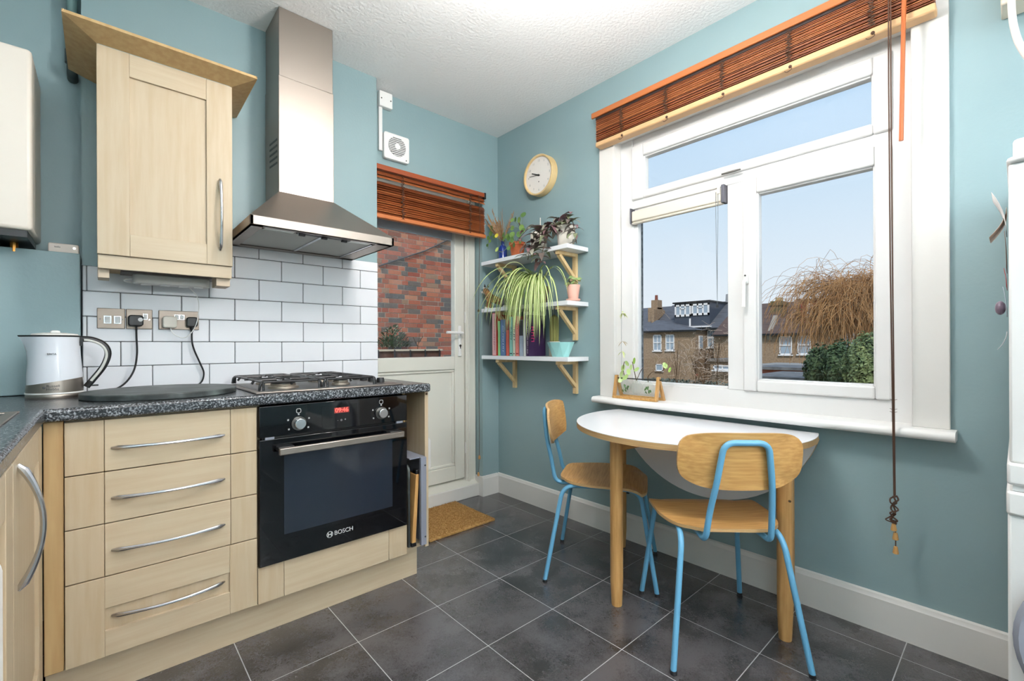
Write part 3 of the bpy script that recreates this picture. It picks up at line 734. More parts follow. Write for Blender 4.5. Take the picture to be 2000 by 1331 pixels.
tag(MB().box(-2.33, -2.314, -1.80, -0.66, 0, 0.131).build('plinth', M_mapleH, None), 'pale maple plinth under the side cupboard', 'plinth')
dw = thing('dishwasher', 'white dishwasher standing proud at the end of the side run', 'dishwasher', (-2.56, -2.1, 0))
MB().box(-2.865, -2.285, -2.40, -1.803, 0.0, 0.846).build('body', M_white, dw, bevel=0.004)
MB().box(-2.285, -2.214, -2.398, -1.806, 0.10, 0.842).build('door', M_white, dw, bevel=0.014, seg=4)

wt = MB()
wt.prism([(-2.866, -2.42), (-2.256, -2.42), (-2.256, -0.722), (-1.016, -0.722), (-1.016, -0.1235), (-2.1975, -0.1235), (-2.1975, -0.1505), (-2.866, -0.1505)], 'z', 0.8495, 0.8870)
tag(wt.build('worktop', M_granite, None, bevel=0.009, seg=4), 'dark speckled laminate worktop wrapping round the kitchen corner', 'worktop')
sk = thing('sink', 'stainless steel inset sink rim on the side worktop', 'sink', (-2.55, -1.3, 0.887))
MB().box(-2.80, -2.30, -0.775, -0.755, 0.8872, 0.8915).box(-2.80, -2.30, -1.70, -1.68, 0.8872, 0.8915).box(-2.325, -2.302, -1.68, -0.775, 0.8872, 0.8915).box(-2.80, -2.775, -1.68, -0.775, 0.8872, 0.8915).build('rim', M_steel, sk, bevel=0.002)
MB().box(-2.775, -2.325, -1.68, -0.775, 0.8871, 0.8882).build('drainer', mat('drainer_dark', (92, 94, 96), 0.35, metal=0.8), sk)

# ---------------------------------------------------------------- hob
hb_ = thing('gas_hob', 'stainless steel gas hob with black pan supports in the worktop', 'hob', (-1.43, -0.44, 0.887))
HX0, HX1, HY0, HY1 = -1.728, -1.142, -0.694, -0.190
MB().box(HX0, HX1, HY0, HY1, 0.8872, 0.8935).build('base_plate', M_steel, hb_, bevel=0.003)
MB().box(HX0 + 0.02, HX1 - 0.075, HY0 + 0.02, HY1 - 0.02, 0.8935, 0.8945).build('spill_tray', M_steelD, hb_)
bur = [(-1.60, -0.56, 0.046), (-1.60, -0.32, 0.036), (-1.37, -0.56, 0.030), (-1.37, -0.32, 0.046)]
for (x, y, r) in bur:
    b = MB().lathe([(r * 1.25, 0), (r * 1.2, 0.008), (r, 0.010), (r, 0.018)], (x, y, 0.8945), 28).build('burner', mat('burner_alu', (150, 140, 128), 0.45, metal=0.8), hb_)
    MB().lathe([(r * 0.96, 0), (r * 0.96, 0.006), (r * 0.6, 0.009), (0.001, 0.0095)], (x, y, 0.9125), 28).build('burner_cap', M_iron, b)
ZG = 0.928
def grate(x0, x1, y0, y1, centres):
    g = MB()
    for y in (y0, y1):
        g.tube(fillet([(x0, y, 0.897), (x0 + 0.004, y, ZG), (x1 - 0.004, y, ZG), (x1, y, 0.897)], 0.018), 0.0048, 8)
    for x in (x0 + 0.012, x1 - 0.012):
        g.tube(fillet([(x, y0 - 0.012, 0.897), (x, y0 - 0.008, ZG), (x, y1 + 0.008, ZG), (x, y1 + 0.012, 0.897)], 0.018), 0.0048, 8)
    for (cx, cy) in centres:
        for a in range(4):
            t = a * PI / 2
            px = cx + 0.025 * math.cos(t); py = cy + 0.025 * math.sin(t)
            ex = (x1 if math.cos(t) > 0.5 else (x0 if math.cos(t) < -0.5 else cx)); ey = (y1 if math.sin(t) > 0.5 else (y0 if math.sin(t) < -0.5 else cy))
            if abs(math.sin(t)) > 0.5: ey = cy + 0.11 * math.sin(t)
            g.tube(fillet([(ex, ey, 0.915), (ex + (px - ex) * 0.08, ey + (py - ey) * 0.08, ZG), (px, py, ZG + 0.001)], 0.01), 0.0045, 8)
    g.box(x0, x1, (y0 + y1) / 2 - 0.0045, (y0 + y1) / 2 + 0.0045, ZG - 0.006, ZG + 0.003)
    return g
for (x0, x1, cs) in ((-1.712, -1.490, ((-1.60, -0.56), (-1.60, -0.32))), (-1.482, -1.262, ((-1.37, -0.56), (-1.37, -0.32)))):
    grate(x0, x1, -0.672, -0.212, cs).build('pan_support', M_iron, hb_)
for k in range(4):
    y = -0.58 + k * 0.09
    MB().lathe([(0.018, 0), (0.018, 0.012), (0.015, 0.022), (0.001, 0.0225)], (-1.195, y, 0.8935), 18).build('knob', M_iron, hb_)

# ---------------------------------------------------------------- cooker hood
hd_ = thing('cooker_hood', 'stainless steel chimney cooker hood on the wall above the hob', 'cooker hood', (-1.43, -0.35, 1.52))
DXa, DXb, DYa = -1.556, -1.314, -0.345
MB().box(DXa, DXb, DYa, -0.1235, 1.735, 2.262).build('lower_duct', M_steel, hd_, bevel=0.002)
MB().box(DXa + 0.0025, DXb - 0.0025, DYa + 0.0025, -0.1235, 2.262, ZC - 0.003).build('upper_duct', M_steel, hd_, bevel=0.002)
for k in range(5):
    z = 1.875 + k * 0.026
    MB().hexa([(DXa - 0.0012, -0.32, z), (DXa + 0.001, -0.32, z), (DXa + 0.001, -0.20, z + 0.012), (DXa - 0.0012, -0.20, z + 0.012), (DXa - 0.0012, -0.32, z + 0.009), (DXa + 0.001, -0.32, z + 0.009), (DXa + 0.001, -0.20, z + 0.021), (DXa - 0.0012, -0.20, z + 0.021)]).build('vent_slot', M_black, hd_)
LX0, LX1, LY0 = -1.724, -1.136, -0.602
cn = MB().hexa([(LX0, LY0, 1.557), (LX1, LY0, 1.557), (LX1, -0.1235, 1.557), (LX0, -0.1235, 1.557), (DXa, DYa, 1.745), (DXb, DYa, 1.745), (DXb, -0.1235, 1.745), (DXa, -0.1235, 1.745)])
cn.build('canopy', M_steel, hd_, bevel=0.001)
lp_ = MB().box(LX0, LX1, LY0, LY0 + 0.012, 1.521, 1.557).box(LX0, LX0 + 0.012, LY0, -0.1235, 1.521, 1.557).box(LX1 - 0.012, LX1, LY0, -0.1235, 1.521, 1.557).box(LX0, LX1, -0.135, -0.1235, 1.521, 1.557)
lp_.box(LX0, LX0 + 0.05, LY0, -0.1235, 1.521, 1.525).box(LX1 - 0.075, LX1, LY0, -0.1235, 1.521, 1.525).box(LX0, LX1, LY0, LY0 + 0.03, 1.521, 1.525).box(LX0, LX1, -0.165, -0.1235, 1.521, 1.525)
lp_.build('rim', M_steel, hd_, bevel=0.0015)
XM = (LX0 + LX1) / 2 - 0.012
for a, b in ((LX0 + 0.05, XM - 0.006), (XM + 0.006, LX1 - 0.085)):
    MB().box(a, b, LY0 + 0.075, -0.168, 1.527, 1.534).build('grease_filter', M_filter, hd_)
MB().box(XM - 0.006, XM + 0.006, LY0 + 0.06, -0.165, 1.523, 1.53).box(LX1 - 0.085, LX1 - 0.078, LY0 + 0.06, -0.165, 1.522, 1.532).build('filter_bar', M_chrome, hd_)
for a, b in ((LX0 + 0.06, XM - 0.11), (XM + 0.12, LX1 - 0.09)):
    MB().box(a, b, LY0 + 0.03, LY0 + 0.075, 1.524, 1.534).build('lamp_cover', mat('lamp_diffuser', (226, 230, 222), 0.3), hd_, bevel=0.002)
sw = MB().box(XM - 0.105, XM + 0.115, LY0 + 0.03, LY0 + 0.052, 1.520, 1.53).build('switch_strip', M_black, hd_)
for x in (XM - 0.085, XM + 0.005, XM + 0.09):
    MB().box(x - 0.012, x + 0.012, LY0 + 0.034, LY0 + 0.048, 1.512, 1.521).build('switch', M_black, sw, bevel=0.002)
MB().box(LX0 + 0.03, LX1 - 0.03, LY0 + 0.03, -0.14, 1.536, 1.548).build('inner_tray', M_steelD, hd_)

# ---------------------------------------------------------------- wall cabinet
wcb = thing('wall_cabinet', 'pale maple wall cabinet with a flared cornice beside the cooker hood', 'cabinet', (-1.95, -0.27, 1.33))
CX0, CX1, CZ0, CZ1 = -2.150, -1.748, 1.381, 2.100
MB().box(CX0 + 0.001, CX1 - 0.001, -0.400, -0.1235, 1.352, CZ1).build('carcass', M_mapleD, wcb)
dw_ = shaker_y(wcb, CX0, CX1, CZ0, CZ1, -0.421, 0.0865, 0.081, 0.078, M_maple, M_mapleH)
bow((-1.790, -0.421, 1.722), (-1.790, -0.421, 1.440), (0, -1, 0), 0.030, 0.0065).build('handle', M_chrome, dw_)
MB().box(CX0 + 0.002, CX1 - 0.002, -0.412, -0.394, 1.333, 1.380).build('pelmet', M_mapleH, wcb, bevel=0.001)
co = MB()
xo0, xo1, yo, zo = -2.231, -1.675, -0.501, 2.126
zi = 2.086
def quadslab(a, b, c, d, t=0.012):
    n = (Vector(b) - Vector(a)).cross(Vector(d) - Vector(a)).normalized() * t
    co.add([a, b, c, d] + [Vector(p) + n for p in (a, b, c, d)], [(0, 1, 2, 3), (7, 6, 5, 4), (0, 4, 5, 1), (1, 5, 6, 2), (2, 6, 7, 3), (3, 7, 4, 0)])
quadslab((CX0, -0.421, CZ1 + 0.001), (CX1, -0.421, CZ1 + 0.001), (xo1, yo, zo), (xo0, yo, zo), -0.012)
quadslab((CX0, -0.1235, zi), (CX0, -0.421, CZ1 + 0.001), (xo0, yo, zo), (xo0, -0.1235, zo - 0.012), -0.012)
quadslab((CX1, -0.421, CZ1 + 0.001), (CX1, -0.1235, zi), (xo1, -0.1235, zo - 0.012), (xo1, yo, zo), -0.012)
co.build('cornice', M_mapleD, wcb, smooth=False)
for a, b in ((-2.149, -2.118), (-1.80, -1.752)):
    MB().box(a, b, -0.392, -0.30, 1.302, 1.352).build('light_batten', mat('batten', (198, 180, 158), 0.6), wcb, bevel=0.002)
ps = thing('power_strip', 'white power strip fixed on a dark board under the wall cabinet', 'power strip', (-1.94, -0.22, 1.34))
MB().box(-2.085, -1.76, -0.29, -0.17, 1.342, 1.351).build('backing_board', mat('dark_board', (92, 86, 82), 0.6), ps)
MB().prism(rrect(-2.05, -1.80, -0.262, -0.205, 0.02), 'z', 1.306, 1.342).build('strip_body', mat('strip_white', (214, 212, 208), 0.4), ps, bevel=0.004)
for x in (-2.01, -1.95, -1.89, -1.84): MB().box(x - 0.016, x + 0.016, -0.252, -0.215, 1.303, 1.307).build('outlet', M_white, ps, bevel=0.003)
MB().tube(spline([(-2.05, -0.235, 1.325), (-2.075, -0.23, 1.318), (-2.06, -0.215, 1.312), (-2.02, -0.2, 1.315)], 5), 0.003, 6).build('lead', M_white, ps)

# ---------------------------------------------------------------- sockets and plugs
YW = -0.122
def plate(name, label, x0, x1, z0=1.133, z1=1.213):
    t = thing(name, label, 'socket', ((x0 + x1) / 2, YW, z0))
    MB().box(x0, x1, YW - 0.007, YW - 0.0005, z0, z1).build('face_plate', M_bronze, t, bevel=0.002)
    return t
def rocker(t, x, z, w=0.011, h=0.013):
    MB().box(x - w * 1.2, x + w * 1.2, YW - 0.009, YW - 0.006, z - h * 1.15, z + h * 1.15).build('switch_frame', M_chrome, t, bevel=0.001)
    MB().box(x - w * 0.8, x + w * 0.8, YW - 0.012, YW - 0.008, z - h * 0.9, z + h * 0.9).build('rocker_switch', mat('switch_white', (224, 224, 224), 0.3), t, bevel=0.002)
s1 = plate('fused_switch', 'bronze fused switch plate nearest the teal panel on the tiles', -2.153, -2.0695)
rocker(s1, -2.122, 1.168, 0.010, 0.014); rocker(s1, -2.092, 1.168, 0.010, 0.014)
for x in (-2.144, -2.078): MB().cyl((x, YW - 0.007, 1.17), (x, YW - 0.009, 1.17), 0.003, n=8).build('screw', M_steelD, s1)
s2 = plate('wall_socket', 'bronze single wall socket with the kettle plug in it', -2.0665, -1.983)
rocker(s2, -2.006, 1.184, 0.007, 0.011)
MB().cyl((-1.993, YW - 0.007, 1.172), (-1.993, YW - 0.009, 1.172), 0.003, n=8).build('screw', M_chrome, s2)
s3 = plate('wall_socket', 'bronze double wall socket with a white and a black plug in it', -1.963, -1.823)
rocker(s3, -1.901, 1.186, 0.008, 0.010); rocker(s3, -1.884, 1.186, 0.008, 0.010)
def plug(name, label, x, z, m, w=0.024, h=0.022, d=0.030):
    t = thing(name, label, 'plug', (x, YW - 0.009, z))
    MB().prism(rrect(x - w, x + w, z - h, z + h, 0.010), 'y', YW - 0.0072 - d, YW - 0.0072).build('plug_body', m, t, bevel=0.004)
    return t
p1 = plug('kettle_plug', 'black plug of the kettle lead in the single socket', -2.037, 1.166, M_black)
MB().lathe([(0.0075, 0), (0.008, 0.001), (0.001, 0.0012)], (0, 0, 0), 16).xf(Matrix.Translation((-2.023, YW - 0.0375, 1.170)) @ Matrix.Rotation(PI / 2, 4, 'X')).build('sticker', M_pale, p1)
MB().tube(spline([(-2.035, YW - 0.022, 1.145), (-2.035, YW - 0.024, 1.10), (-2.034, YW - 0.03, 1.03), (-2.045, YW - 0.05, 0.965), (-2.075, -0.19, 0.915), (-2.12, -0.225, 0.8925), (-2.17, -0.262, 0.8915), (-2.192, -0.275, 0.8935)], 8), 0.0034, 8).build('lead', M_black, p1)
p2 = plug('usb_charger', 'white plug charger in the double socket', -1.927, 1.164, M_cream, 0.024, 0.024, 0.03)
MB().tube(spline([(-1.926, YW - 0.025, 1.141), (-1.915, YW - 0.03, 1.115), (-1.885, YW - 0.03, 1.098), (-1.86, YW - 0.035, 1.112), (-1.838, YW - 0.05, 1.16), (-1.830, YW - 0.06, 1.235), (-1.842, -0.21, 1.275), (-1.872, -0.23, 1.308)], 8), 0.0016, 6).build('lead', M_white, p2)
p3 = plug('appliance_plug', 'black plug in the double socket with a lead down behind the stone board', -1.850, 1.166, M_black, 0.020, 0.021, 0.028)
MB().cyl((-1.85, YW - 0.02, 1.146), (-1.85, YW - 0.02, 1.125), 0.007, 0.005, n=10).build('strain_relief', M_black, p3)
MB().tube(spline([(-1.850, YW - 0.02, 1.13), (-1.850, YW - 0.02, 1.085), (-1.842, YW - 0.02, 1.045), (-1.822, YW - 0.02, 0.99), (-1.808, YW - 0.02, 0.945), (-1.818, YW - 0.022, 0.905), (-1.85, YW - 0.03, 0.8915), (-1.93, YW - 0.03, 0.8915), (-2.0, YW - 0.03, 0.8915)], 8), 0.0034, 8).build('lead', M_black, p3)

# ---------------------------------------------------------------- kettle and stone board
kt = thing('kettle', 'translucent white filter kettle with a steel base and black handle on the worktop', 'kettle', (-2.258, -0.315, 0.887))
KX, KY, KZ = -2.258, -0.315, 0.887
rk = math.radians(-12)
def kshape(mb):   # pull the spout out on the -x side near the top
    out = []
    for (x, y, z) in mb.v:
        h = (z - KZ) / 0.215; dx = x - KX
        if h > 0.5 and dx < 0:
            k = ((h - 0.5) / 0.5) ** 2; ang = abs(math.atan2(y - KY, -dx)); w = max(0, 1 - ang / 0.75)
            x -= 0.026 * k * w * w
        out.append((x, y, z))
    mb.v = out; return mb
MB().lathe([(0.070, 0.0), (0.072, 0.004), (0.072, 0.012), (0.070, 0.016)], (KX, KY, KZ), 40).build('power_base', M_steel, kt)
MB().lathe([(0.0735, 0.0165), (0.0735, 0.021)], (KX, KY, KZ), 40).build('base_seam', M_white, kt)
st = MB().lathe([(0.071, 0.021), (0.0715, 0.03), (0.070, 0.058)], (KX, KY, KZ), 48)
for i, (x, y, z) in enumerate(st.v):
    if z > KZ + 0.05: st.v[i] = (x, y, z + (x - KX) * 0.16)
st.build('steel_band', M_steel, kt)
kshape(MB().lathe([(0.0695, 0.040), (0.069, 0.08), (0.066, 0.12), (0.063, 0.16), (0.0615, 0.19), (0.0625, 0.208), (0.060, 0.2095), (0.058, 0.2)], (KX, KY, KZ), 48)).build('jug', mat('frosted_plastic', (226, 229, 236), 0.22, sss=0.3, spec=0.5), kt)
kshape(MB().lathe([(0.0632, 0.2085), (0.064, 0.2115), (0.0625, 0.2135)], (KX, KY, KZ), 48)).build('lid_seal', M_black, kt)
MB().lathe([(0.0605, 0.2125), (0.057, 0.2185), (0.03, 0.2225), (0.001, 0.224)], (KX, KY, KZ), 40).build('lid', mat('lid_cream', (230, 226, 220), 0.35), kt)
MB().lathe([(0.013, 0.222), (0.012, 0.2285), (0.006, 0.231), (0.001, 0.2313)], (KX, KY, KZ), 20).build('lid_knob', M_white, kt)
hx = KX + 0.058
hpts = spline([(hx, KY, KZ + 0.203), (hx + 0.035, KY, KZ + 0.200), (hx + 0.066, KY, KZ + 0.182), (hx + 0.078, KY, KZ + 0.150), (hx + 0.066, KY, KZ + 0.105), (hx + 0.040, KY, KZ + 0.062), (hx + 0.020, KY, KZ + 0.032)], 7)
h = MB().tube(hpts, 0.010, 10).xf(Matrix.Translation((0, 0, 0)))
h.box(hx - 0.006, hx + 0.012, KY - 0.011, KY + 0.011, KZ + 0.178, KZ + 0.209)
ho = h.build('handle', M_black, kt)
MB().tube([Vector(p) + Vector((-0.004, -0.0075, -0.004)) for p in hpts[4:-6]], 0.0045, 8).build('grip_inlay', mat('inlay_grey', (206, 206, 200), 0.4), ho)
MB().box(hx + 0.028, hx + 0.052, KY - 0.006, KY + 0.006, KZ + 0.034, KZ + 0.039).build('switch', M_black, kt, bevel=0.001)
vdir = Vector((CAM.x - KX, CAM.y - KY, 0)).normalized(); tx = Vector((-vdir.y, vdir.x, 0))
def kp(off, r, z):
    a = off / r; d = vdir * math.cos(a) + tx * math.sin(a); return Vector((KX, KY, KZ + z)) + d * r, Vector((-d.y, d.x, 0))
for s_, sz, off, z, r in (('BRITA', 0.0085, -0.008, 0.150, 0.0665), ('Russell', 0.0115, -0.005, 0.044, 0.0722), ('Hobbs', 0.0115, -0.006, 0.0335, 0.0724)):
    o_, xd = kp(off, r, z); text('lettering', s_, sz, M_print, kt, o_, xd, (0, 0, 1))
o_, xd = kp(-0.027, 0.0726, 0.039)
MB().ball(o_, 0.004, 6, (1, 0.3, 1)).build('brand_mark', M_print, kt)

bd = []
for i in range(56):
    t = 2 * PI * i / 56; bd.append((-1.972 + 0.225 * math.cos(t), -0.452 + 0.222 * math.sin(t)))
tag(MB().prism(bd, 'z', 0.8875, 0.9075).build('stone_board', M_slate, None, bevel=0.003), 'round dark green stone board lying on the worktop beside the kettle', 'board')
# ---------------------------------------------------------------- wall clock
ck = thing('wall_clock', 'round wall clock with a pale wooden rim above the shelves', 'clock', (-0.001, -0.458, 2.03))
CYc, CZc, CR = -0.458, 2.160, 0.130
MC = Matrix.Translation((-0.001, CYc, CZc)) @ Matrix.Rotation(-PI / 2, 4, 'Y')      # lathe axis -> -x
MB().lathe([(CR - 0.012, 0.0), (CR, 0.001), (CR, 0.050), (CR - 0.004, 0.052), (CR - 0.011, 0.050), (CR - 0.014, 0.040)], (0, 0, 0), 56, cap=False).xf(MC).build('rim', mat('clock_wood', (228, 200, 150), 0.45, col2=(214, 182, 128), nscale=10), ck)
MB().lathe([(CR - 0.012, 0.0), (CR - 0.012, 0.038), (0.001, 0.038)], (0, 0, 0), 56).xf(MC).build('dial', mat('clock_face', (238, 232, 226), 0.6), ck)
xfce = -0.001 - 0.0385
for hnum in range(1, 13):
    a = 2 * PI * hnum / 12; r = 0.094
    text('numeral', str(hnum), 0.020, mat('clock_print', (176, 176, 176), 0.6), ck, (xfce, CYc - r * math.sin(a), CZc + r * math.cos(a)), (0, -1, 0), (0, 0, 1), 0.0003)
def hand(name, minutes, length, w, m, off):
    a = 2 * PI * minutes / 60; d = Vector((0, -math.sin(a), math.cos(a))); n = Vector((0, d.z, -d.y))
    c = Vector((xfce - off, CYc, CZc))
    q = [c - d * 0.012 + n * w, c - d * 0.012 - n * w, c + d * length - n * w * 0.8, c + d * length + n * w * 0.8]
    MB().add(q + [p + Vector((-0.001, 0, 0)) for p in q], [(0, 1, 2, 3), (7, 6, 5, 4), (0, 4, 5, 1), (1, 5, 6, 2), (2, 6, 7, 3), (3, 7, 4, 0)]).build(name, m, ck, smooth=False)
hand('hour_hand', 48.8, 0.066, 0.0034, M_black, 0.002)
hand('minute_hand', 46.0, 0.082, 0.0018, M_steelD, 0.004)
MB().cyl((xfce, CYc, CZc), (xfce - 0.006, CYc, CZc), 0.006, n=14).build('hand_cap', M_black, ck)
MB().cyl((xfce, CYc, CZc - 0.042), (xfce - 0.001, CYc, CZc - 0.042), 0.004, n=10).build('brand_dot', M_steelD, ck)

# ---------------------------------------------------------------- shelves
SY0, SY1, SD = -0.828, -0.040, -0.186
def shelf(z, label, by):
    t = thing('wall_shelf', label, 'shelf', (-0.09, (SY0 + SY1) / 2, z - 0.2), group='white shelves on pine brackets')
    MB().box(SD, -0.001, SY0, SY1, z - 0.025, z).build('board', M_laminate, t, bevel=0.0015)
    for y in by:
        b = MB().box(-0.021, -0.001, y - 0.014, y + 0.014, z - 0.225, z - 0.0255).build('bracket', M_pine, t, bevel=0.001)
        MB().box(-0.172, -0.021, y - 0.014, y + 0.014, z - 0.0455, z - 0.0255).build('arm', M_pine, b, bevel=0.001)
        MB().hexa([(-0.003, y - 0.011, z - 0.205), (-0.003, y + 0.011, z - 0.205), (-0.003, y + 0.011, z - 0.18), (-0.003, y - 0.011, z - 0.18),
                   (-0.165, y - 0.011, z - 0.052), (-0.165, y + 0.011, z - 0.052), (-0.148, y + 0.011, z - 0.040), (-0.148, y - 0.011, z - 0.040)]).build('brace', M_pine, b)
    return t
ZT, ZM, ZB = 1.637, 1.314, 0.992
shelf(ZT, 'top white shelf on pine brackets holding the potted plants', (-0.19, -0.735))
shelf(ZM, 'middle white shelf on pine brackets holding the cat figurine', (-0.19, -0.735))
shelf(ZB, 'bottom white shelf on pine brackets holding the books', (-0.19, -0.735))

# ---------------------------------------------------------------- leaves
def ribbon(base, d, length, width, droop, n=10, twist=0.0, fold=0.15, sharp=True, w0=0.25):
    """arching leaf ribbon: returns rows of (left, mid, right)"""
    p = Vector(base); d = Vector(d).normalized(); rows = []; step = length / n
    for i in range(n + 1):
        t = i / n
        side = d.cross(Vector((0, 0, 1)))
        side = side.normalized() if side.length > 1e-4 else Vector((1, 0, 0))
        if twist: side = (Matrix.Rotation(twist * t, 3, d) @ side)
        up = side.cross(d)
        w = width * ((w0 + (1 - w0) * min(1, t * 4)) if t < 0.25 else (1 - ((t - 0.25) / 0.75) ** (2.2 if sharp else 4)) + 0.02)
        rows.append((p - side * w + up * w * fold, p.copy(), p + side * w + up * w * fold))
        p = p + d * step
        d = (d + Vector((0, 0, -1)) * droop / n).normalized()
    return rows
def ribbon_mesh(rows, stripes=False):
    mb = MB()
    if stripes:
        v = []; k = 4
        for l, m, r in rows: v += [l, l.lerp(m, 0.62), r.lerp(m, 0.62), r]
        mb.v = [tuple(p) for p in v]
        for i in range(len(rows) - 1):
            for j in range(3):
                mb.f.append([i * 4 + j, i * 4 + j + 1, (i + 1) * 4 + j + 1, (i + 1) * 4 + j]); mb.mi.append(1 if j == 1 else 0)
    else:
        v = []
        for l, m, r in rows: v += [l, m, r]
        mb.v = [tuple(p) for p in v]
        for i in range(len(rows) - 1):
            for j in range(2):
                mb.f.append([i * 3 + j, i * 3 + j + 1, (i + 1) * 3 + j + 1, (i + 1) * 3 + j]); mb.mi.append(0)
    return mb
def oval_leaf(c, normal, up, a, b, n=12, cup=0.15):
    normal = Vector(normal).normalized(); up = Vector(up); up = (up - normal * up.dot(normal)).normalized(); s = up.cross(normal)
    c = Vector(c)
    v = [c - normal * a * cup] + [c + up * (a * math.cos(2 * PI * i / n)) + s * (b * math.sin(2 * PI * i / n)) for i in range(n)]
    return MB().add(v, [(0, 1 + i, 1 + (i + 1) % n) for i in range(n)])
def pot(t, c, r_top, r_bot, h, m, rim=0.0, soil=True):
    prof = [(r_bot * 0.9, 0), (r_bot, 0.002), (r_top, h * 0.8 if rim else h), ] 
    if rim: prof += [(r_top + rim, h * 0.8), (r_top + rim, h)]
    tp = prof[-1][0]
    prof += [(tp - 0.004, h), (tp - 0.006, h * 0.75)]
    o = MB().lathe(prof, c, 32, cap=True).build('pot', m, t)
    if soil: MB().lathe([(0.001, h * 0.82), (tp - 0.005, h * 0.82), (tp - 0.005, h * 0.80)], c, 24).build('soil', M_soil, t)
    return o

# top shelf --------------------------------------------------------
bv = thing('bottle_vase', 'cobalt blue glass bottle with dried grasses on the top shelf', 'vase', (-0.095, -0.165, ZT))
MB().lathe([(0.026, 0), (0.029, 0.004), (0.029, 0.085), (0.022, 0.102), (0.011, 0.112), (0.011, 0.140), (0.013, 0.142), (0.013, 0.147), (0.009, 0.147)], (-0.095, -0.165, ZT), 28).build('bottle', M_cobalt, bv)
r3 = random.Random(5)
for i in range(24):
    az = r3.uniform(0, 2 * PI); tilt = r3.uniform(0.15, 0.95)
    d = Vector((math.cos(az) * tilt * 0.6 - 0.12, math.sin(az) * tilt + 0.10, 1)).normalized(); L = r3.uniform(0.12, 0.26)
    b0 = Vector((-0.095, -0.165, ZT + 0.12)); st_ = MB().tube([b0, b0 + d * L * 0.5, b0 + d * L + Vector((0, 0, -0.01))], 0.0011, 5).build('dried_stem', M_dry, bv)
    hd2 = MB()
    for k in range(90):
        t = r3.uniform(0.35, 1.05); c = b0 + d * L * t; s = 0.040 * (1.2 - t)
        e2 = d * 0.018 + Vector((r3.uniform(-1, 1), r3.uniform(-1, 1), r3.uniform(-0.3, 0.6))) * s
        q = Vector((r3.uniform(-1, 1), r3.uniform(-1, 1), r3.uniform(-1, 1))).normalized() * 0.0019
        tip = c + e2
        if max(tip.y, c.y) > -0.085 and min(tip.x, c.x) < -0.145: continue
        if min(tip.y, c.y) < (-0.148 if min(tip.x, c.x) < -0.105 else -0.19) or max(tip.x, c.x) > -0.006: continue
        hd2.add([c - q, c + q, tip], [(0, 1, 2)])
    hd2.build('seed_head', M_dry, st_, smooth=False)

pp = thing('potted_pilea', 'round leaved plant in a terracotta pot on the top shelf', 'plant', (-0.098, -0.315, ZT))
pot(pp, (-0.098, -0.315, ZT), 0.050, 0.038, 0.100, M_terra, 0.006)
stems = [((-0.098, -0.315), (0.10, -0.02, 0.02), 0.09, 0), ((-0.10, -0.33), (-0.02, -0.12, 0.22), 0.20, 0)]
mainst = [(-0.098, -0.325, ZT + 0.085), (-0.105, -0.345, ZT + 0.13), (-0.105, -0.365, ZT + 0.17), (-0.105, -0.345, ZT + 0.215), (-0.105, -0.335, ZT + 0.24)]
MB().tube(spline(mainst, 6), 0.0035, 8).build('stem', M_stem, pp)
r4 = random.Random(8)
lf_spots = [((-0.11, -0.385, ZT + 0.27), 0.022), ((-0.11, -0.345, ZT + 0.245), 0.019), ((-0.11, -0.31, ZT + 0.255), 0.017), ((-0.12, -0.29, ZT + 0.20), 0.018), ((-0.115, -0.285, ZT + 0.255), 0.016),
            ((-0.12, -0.38, ZT + 0.185), 0.021), ((-0.13, -0.40, ZT + 0.16), 0.022), ((-0.14, -0.375, ZT + 0.14), 0.020), ((-0.14, -0.31, ZT + 0.15), 0.022), ((-0.15, -0.285, ZT + 0.13), 0.020), ((-0.14, -0.26, ZT + 0.15), 0.020),
            ((-0.16, -0.33, ZT + 0.11), 0.020), ((-0.14, -0.23, ZT + 0.14), 0.021), ((-0.13, -0.21, ZT + 0.17), 0.018), ((-0.15, -0.40, ZT + 0.09), 0.018), ((-0.17, -0.36, ZT + 0.07), 0.017), ((-0.16, -0.30, ZT + 0.06), 0.016)]
for (c, r) in lf_spots:
    nrm = Vector((-1, r4.uniform(-0.6, 0.3), r4.uniform(-0.1, 0.6)))
    o = oval_leaf(c, nrm, (0, r4.uniform(-.3, .3), 1), r, r * 0.88).build('leaf', M_leaf, pp)
    base = Vector(mainst[2]) if c[2] > ZT + 0.17 else Vector((-0.10, -0.318, ZT + 0.085))
    MB().tube(spline([base, base.lerp(Vector(c), 0.5) + Vector((0, 0, 0.012)), c], 4), 0.0009, 5).build('leaf_stalk', M_stemg, o)
# trailing shoot of the same plant reaching towards the door
tv = [(-0.13, -0.235, ZT + 0.12), (-0.134, -0.16, ZT + 0.15), (-0.134, -0.09, ZT + 0.19), (-0.134, -0.065, ZT + 0.16), (-0.134, -0.050, ZT + 0.10)]
MB().tube(spline(tv, 6), 0.0016, 6).build('trailing_stem', M_stemg, pp)
for (y, z, r) in ((-0.09, 0.235, 0.019), (-0.085, 0.200, 0.020), (-0.055, 0.175, 0.015), (-0.075, 0.15, 0.014), (-0.045, 0.125, 0.012), (-0.12, 0.17, 0.015)):
    oval_leaf((-0.136, y, ZT + z), (-1, -0.15, 0.1), (0, 0.2, 1), r, r * 0.85).build('leaf', M_leaf, pp)
oval_leaf((-0.16, -0.175, ZT + 0.165), (-1, -0.3, 0.4), (0, 0, 1), 0.017, 0.014).build('yellow_leaf', mat('leaf_yellow', (216, 200, 70), 0.5), pp, label='yellowing leaf')
sh = [(-0.15, -0.34, ZT + 0.10), (-0.19, -0.36, ZT + 0.075), (-0.215, -0.30, ZT + 0.03), (-0.215, -0.25, ZT + 0.045)]
MB().tube(spline(sh, 6), 0.0014, 6).build('trailing_stem', M_stemg, pp)
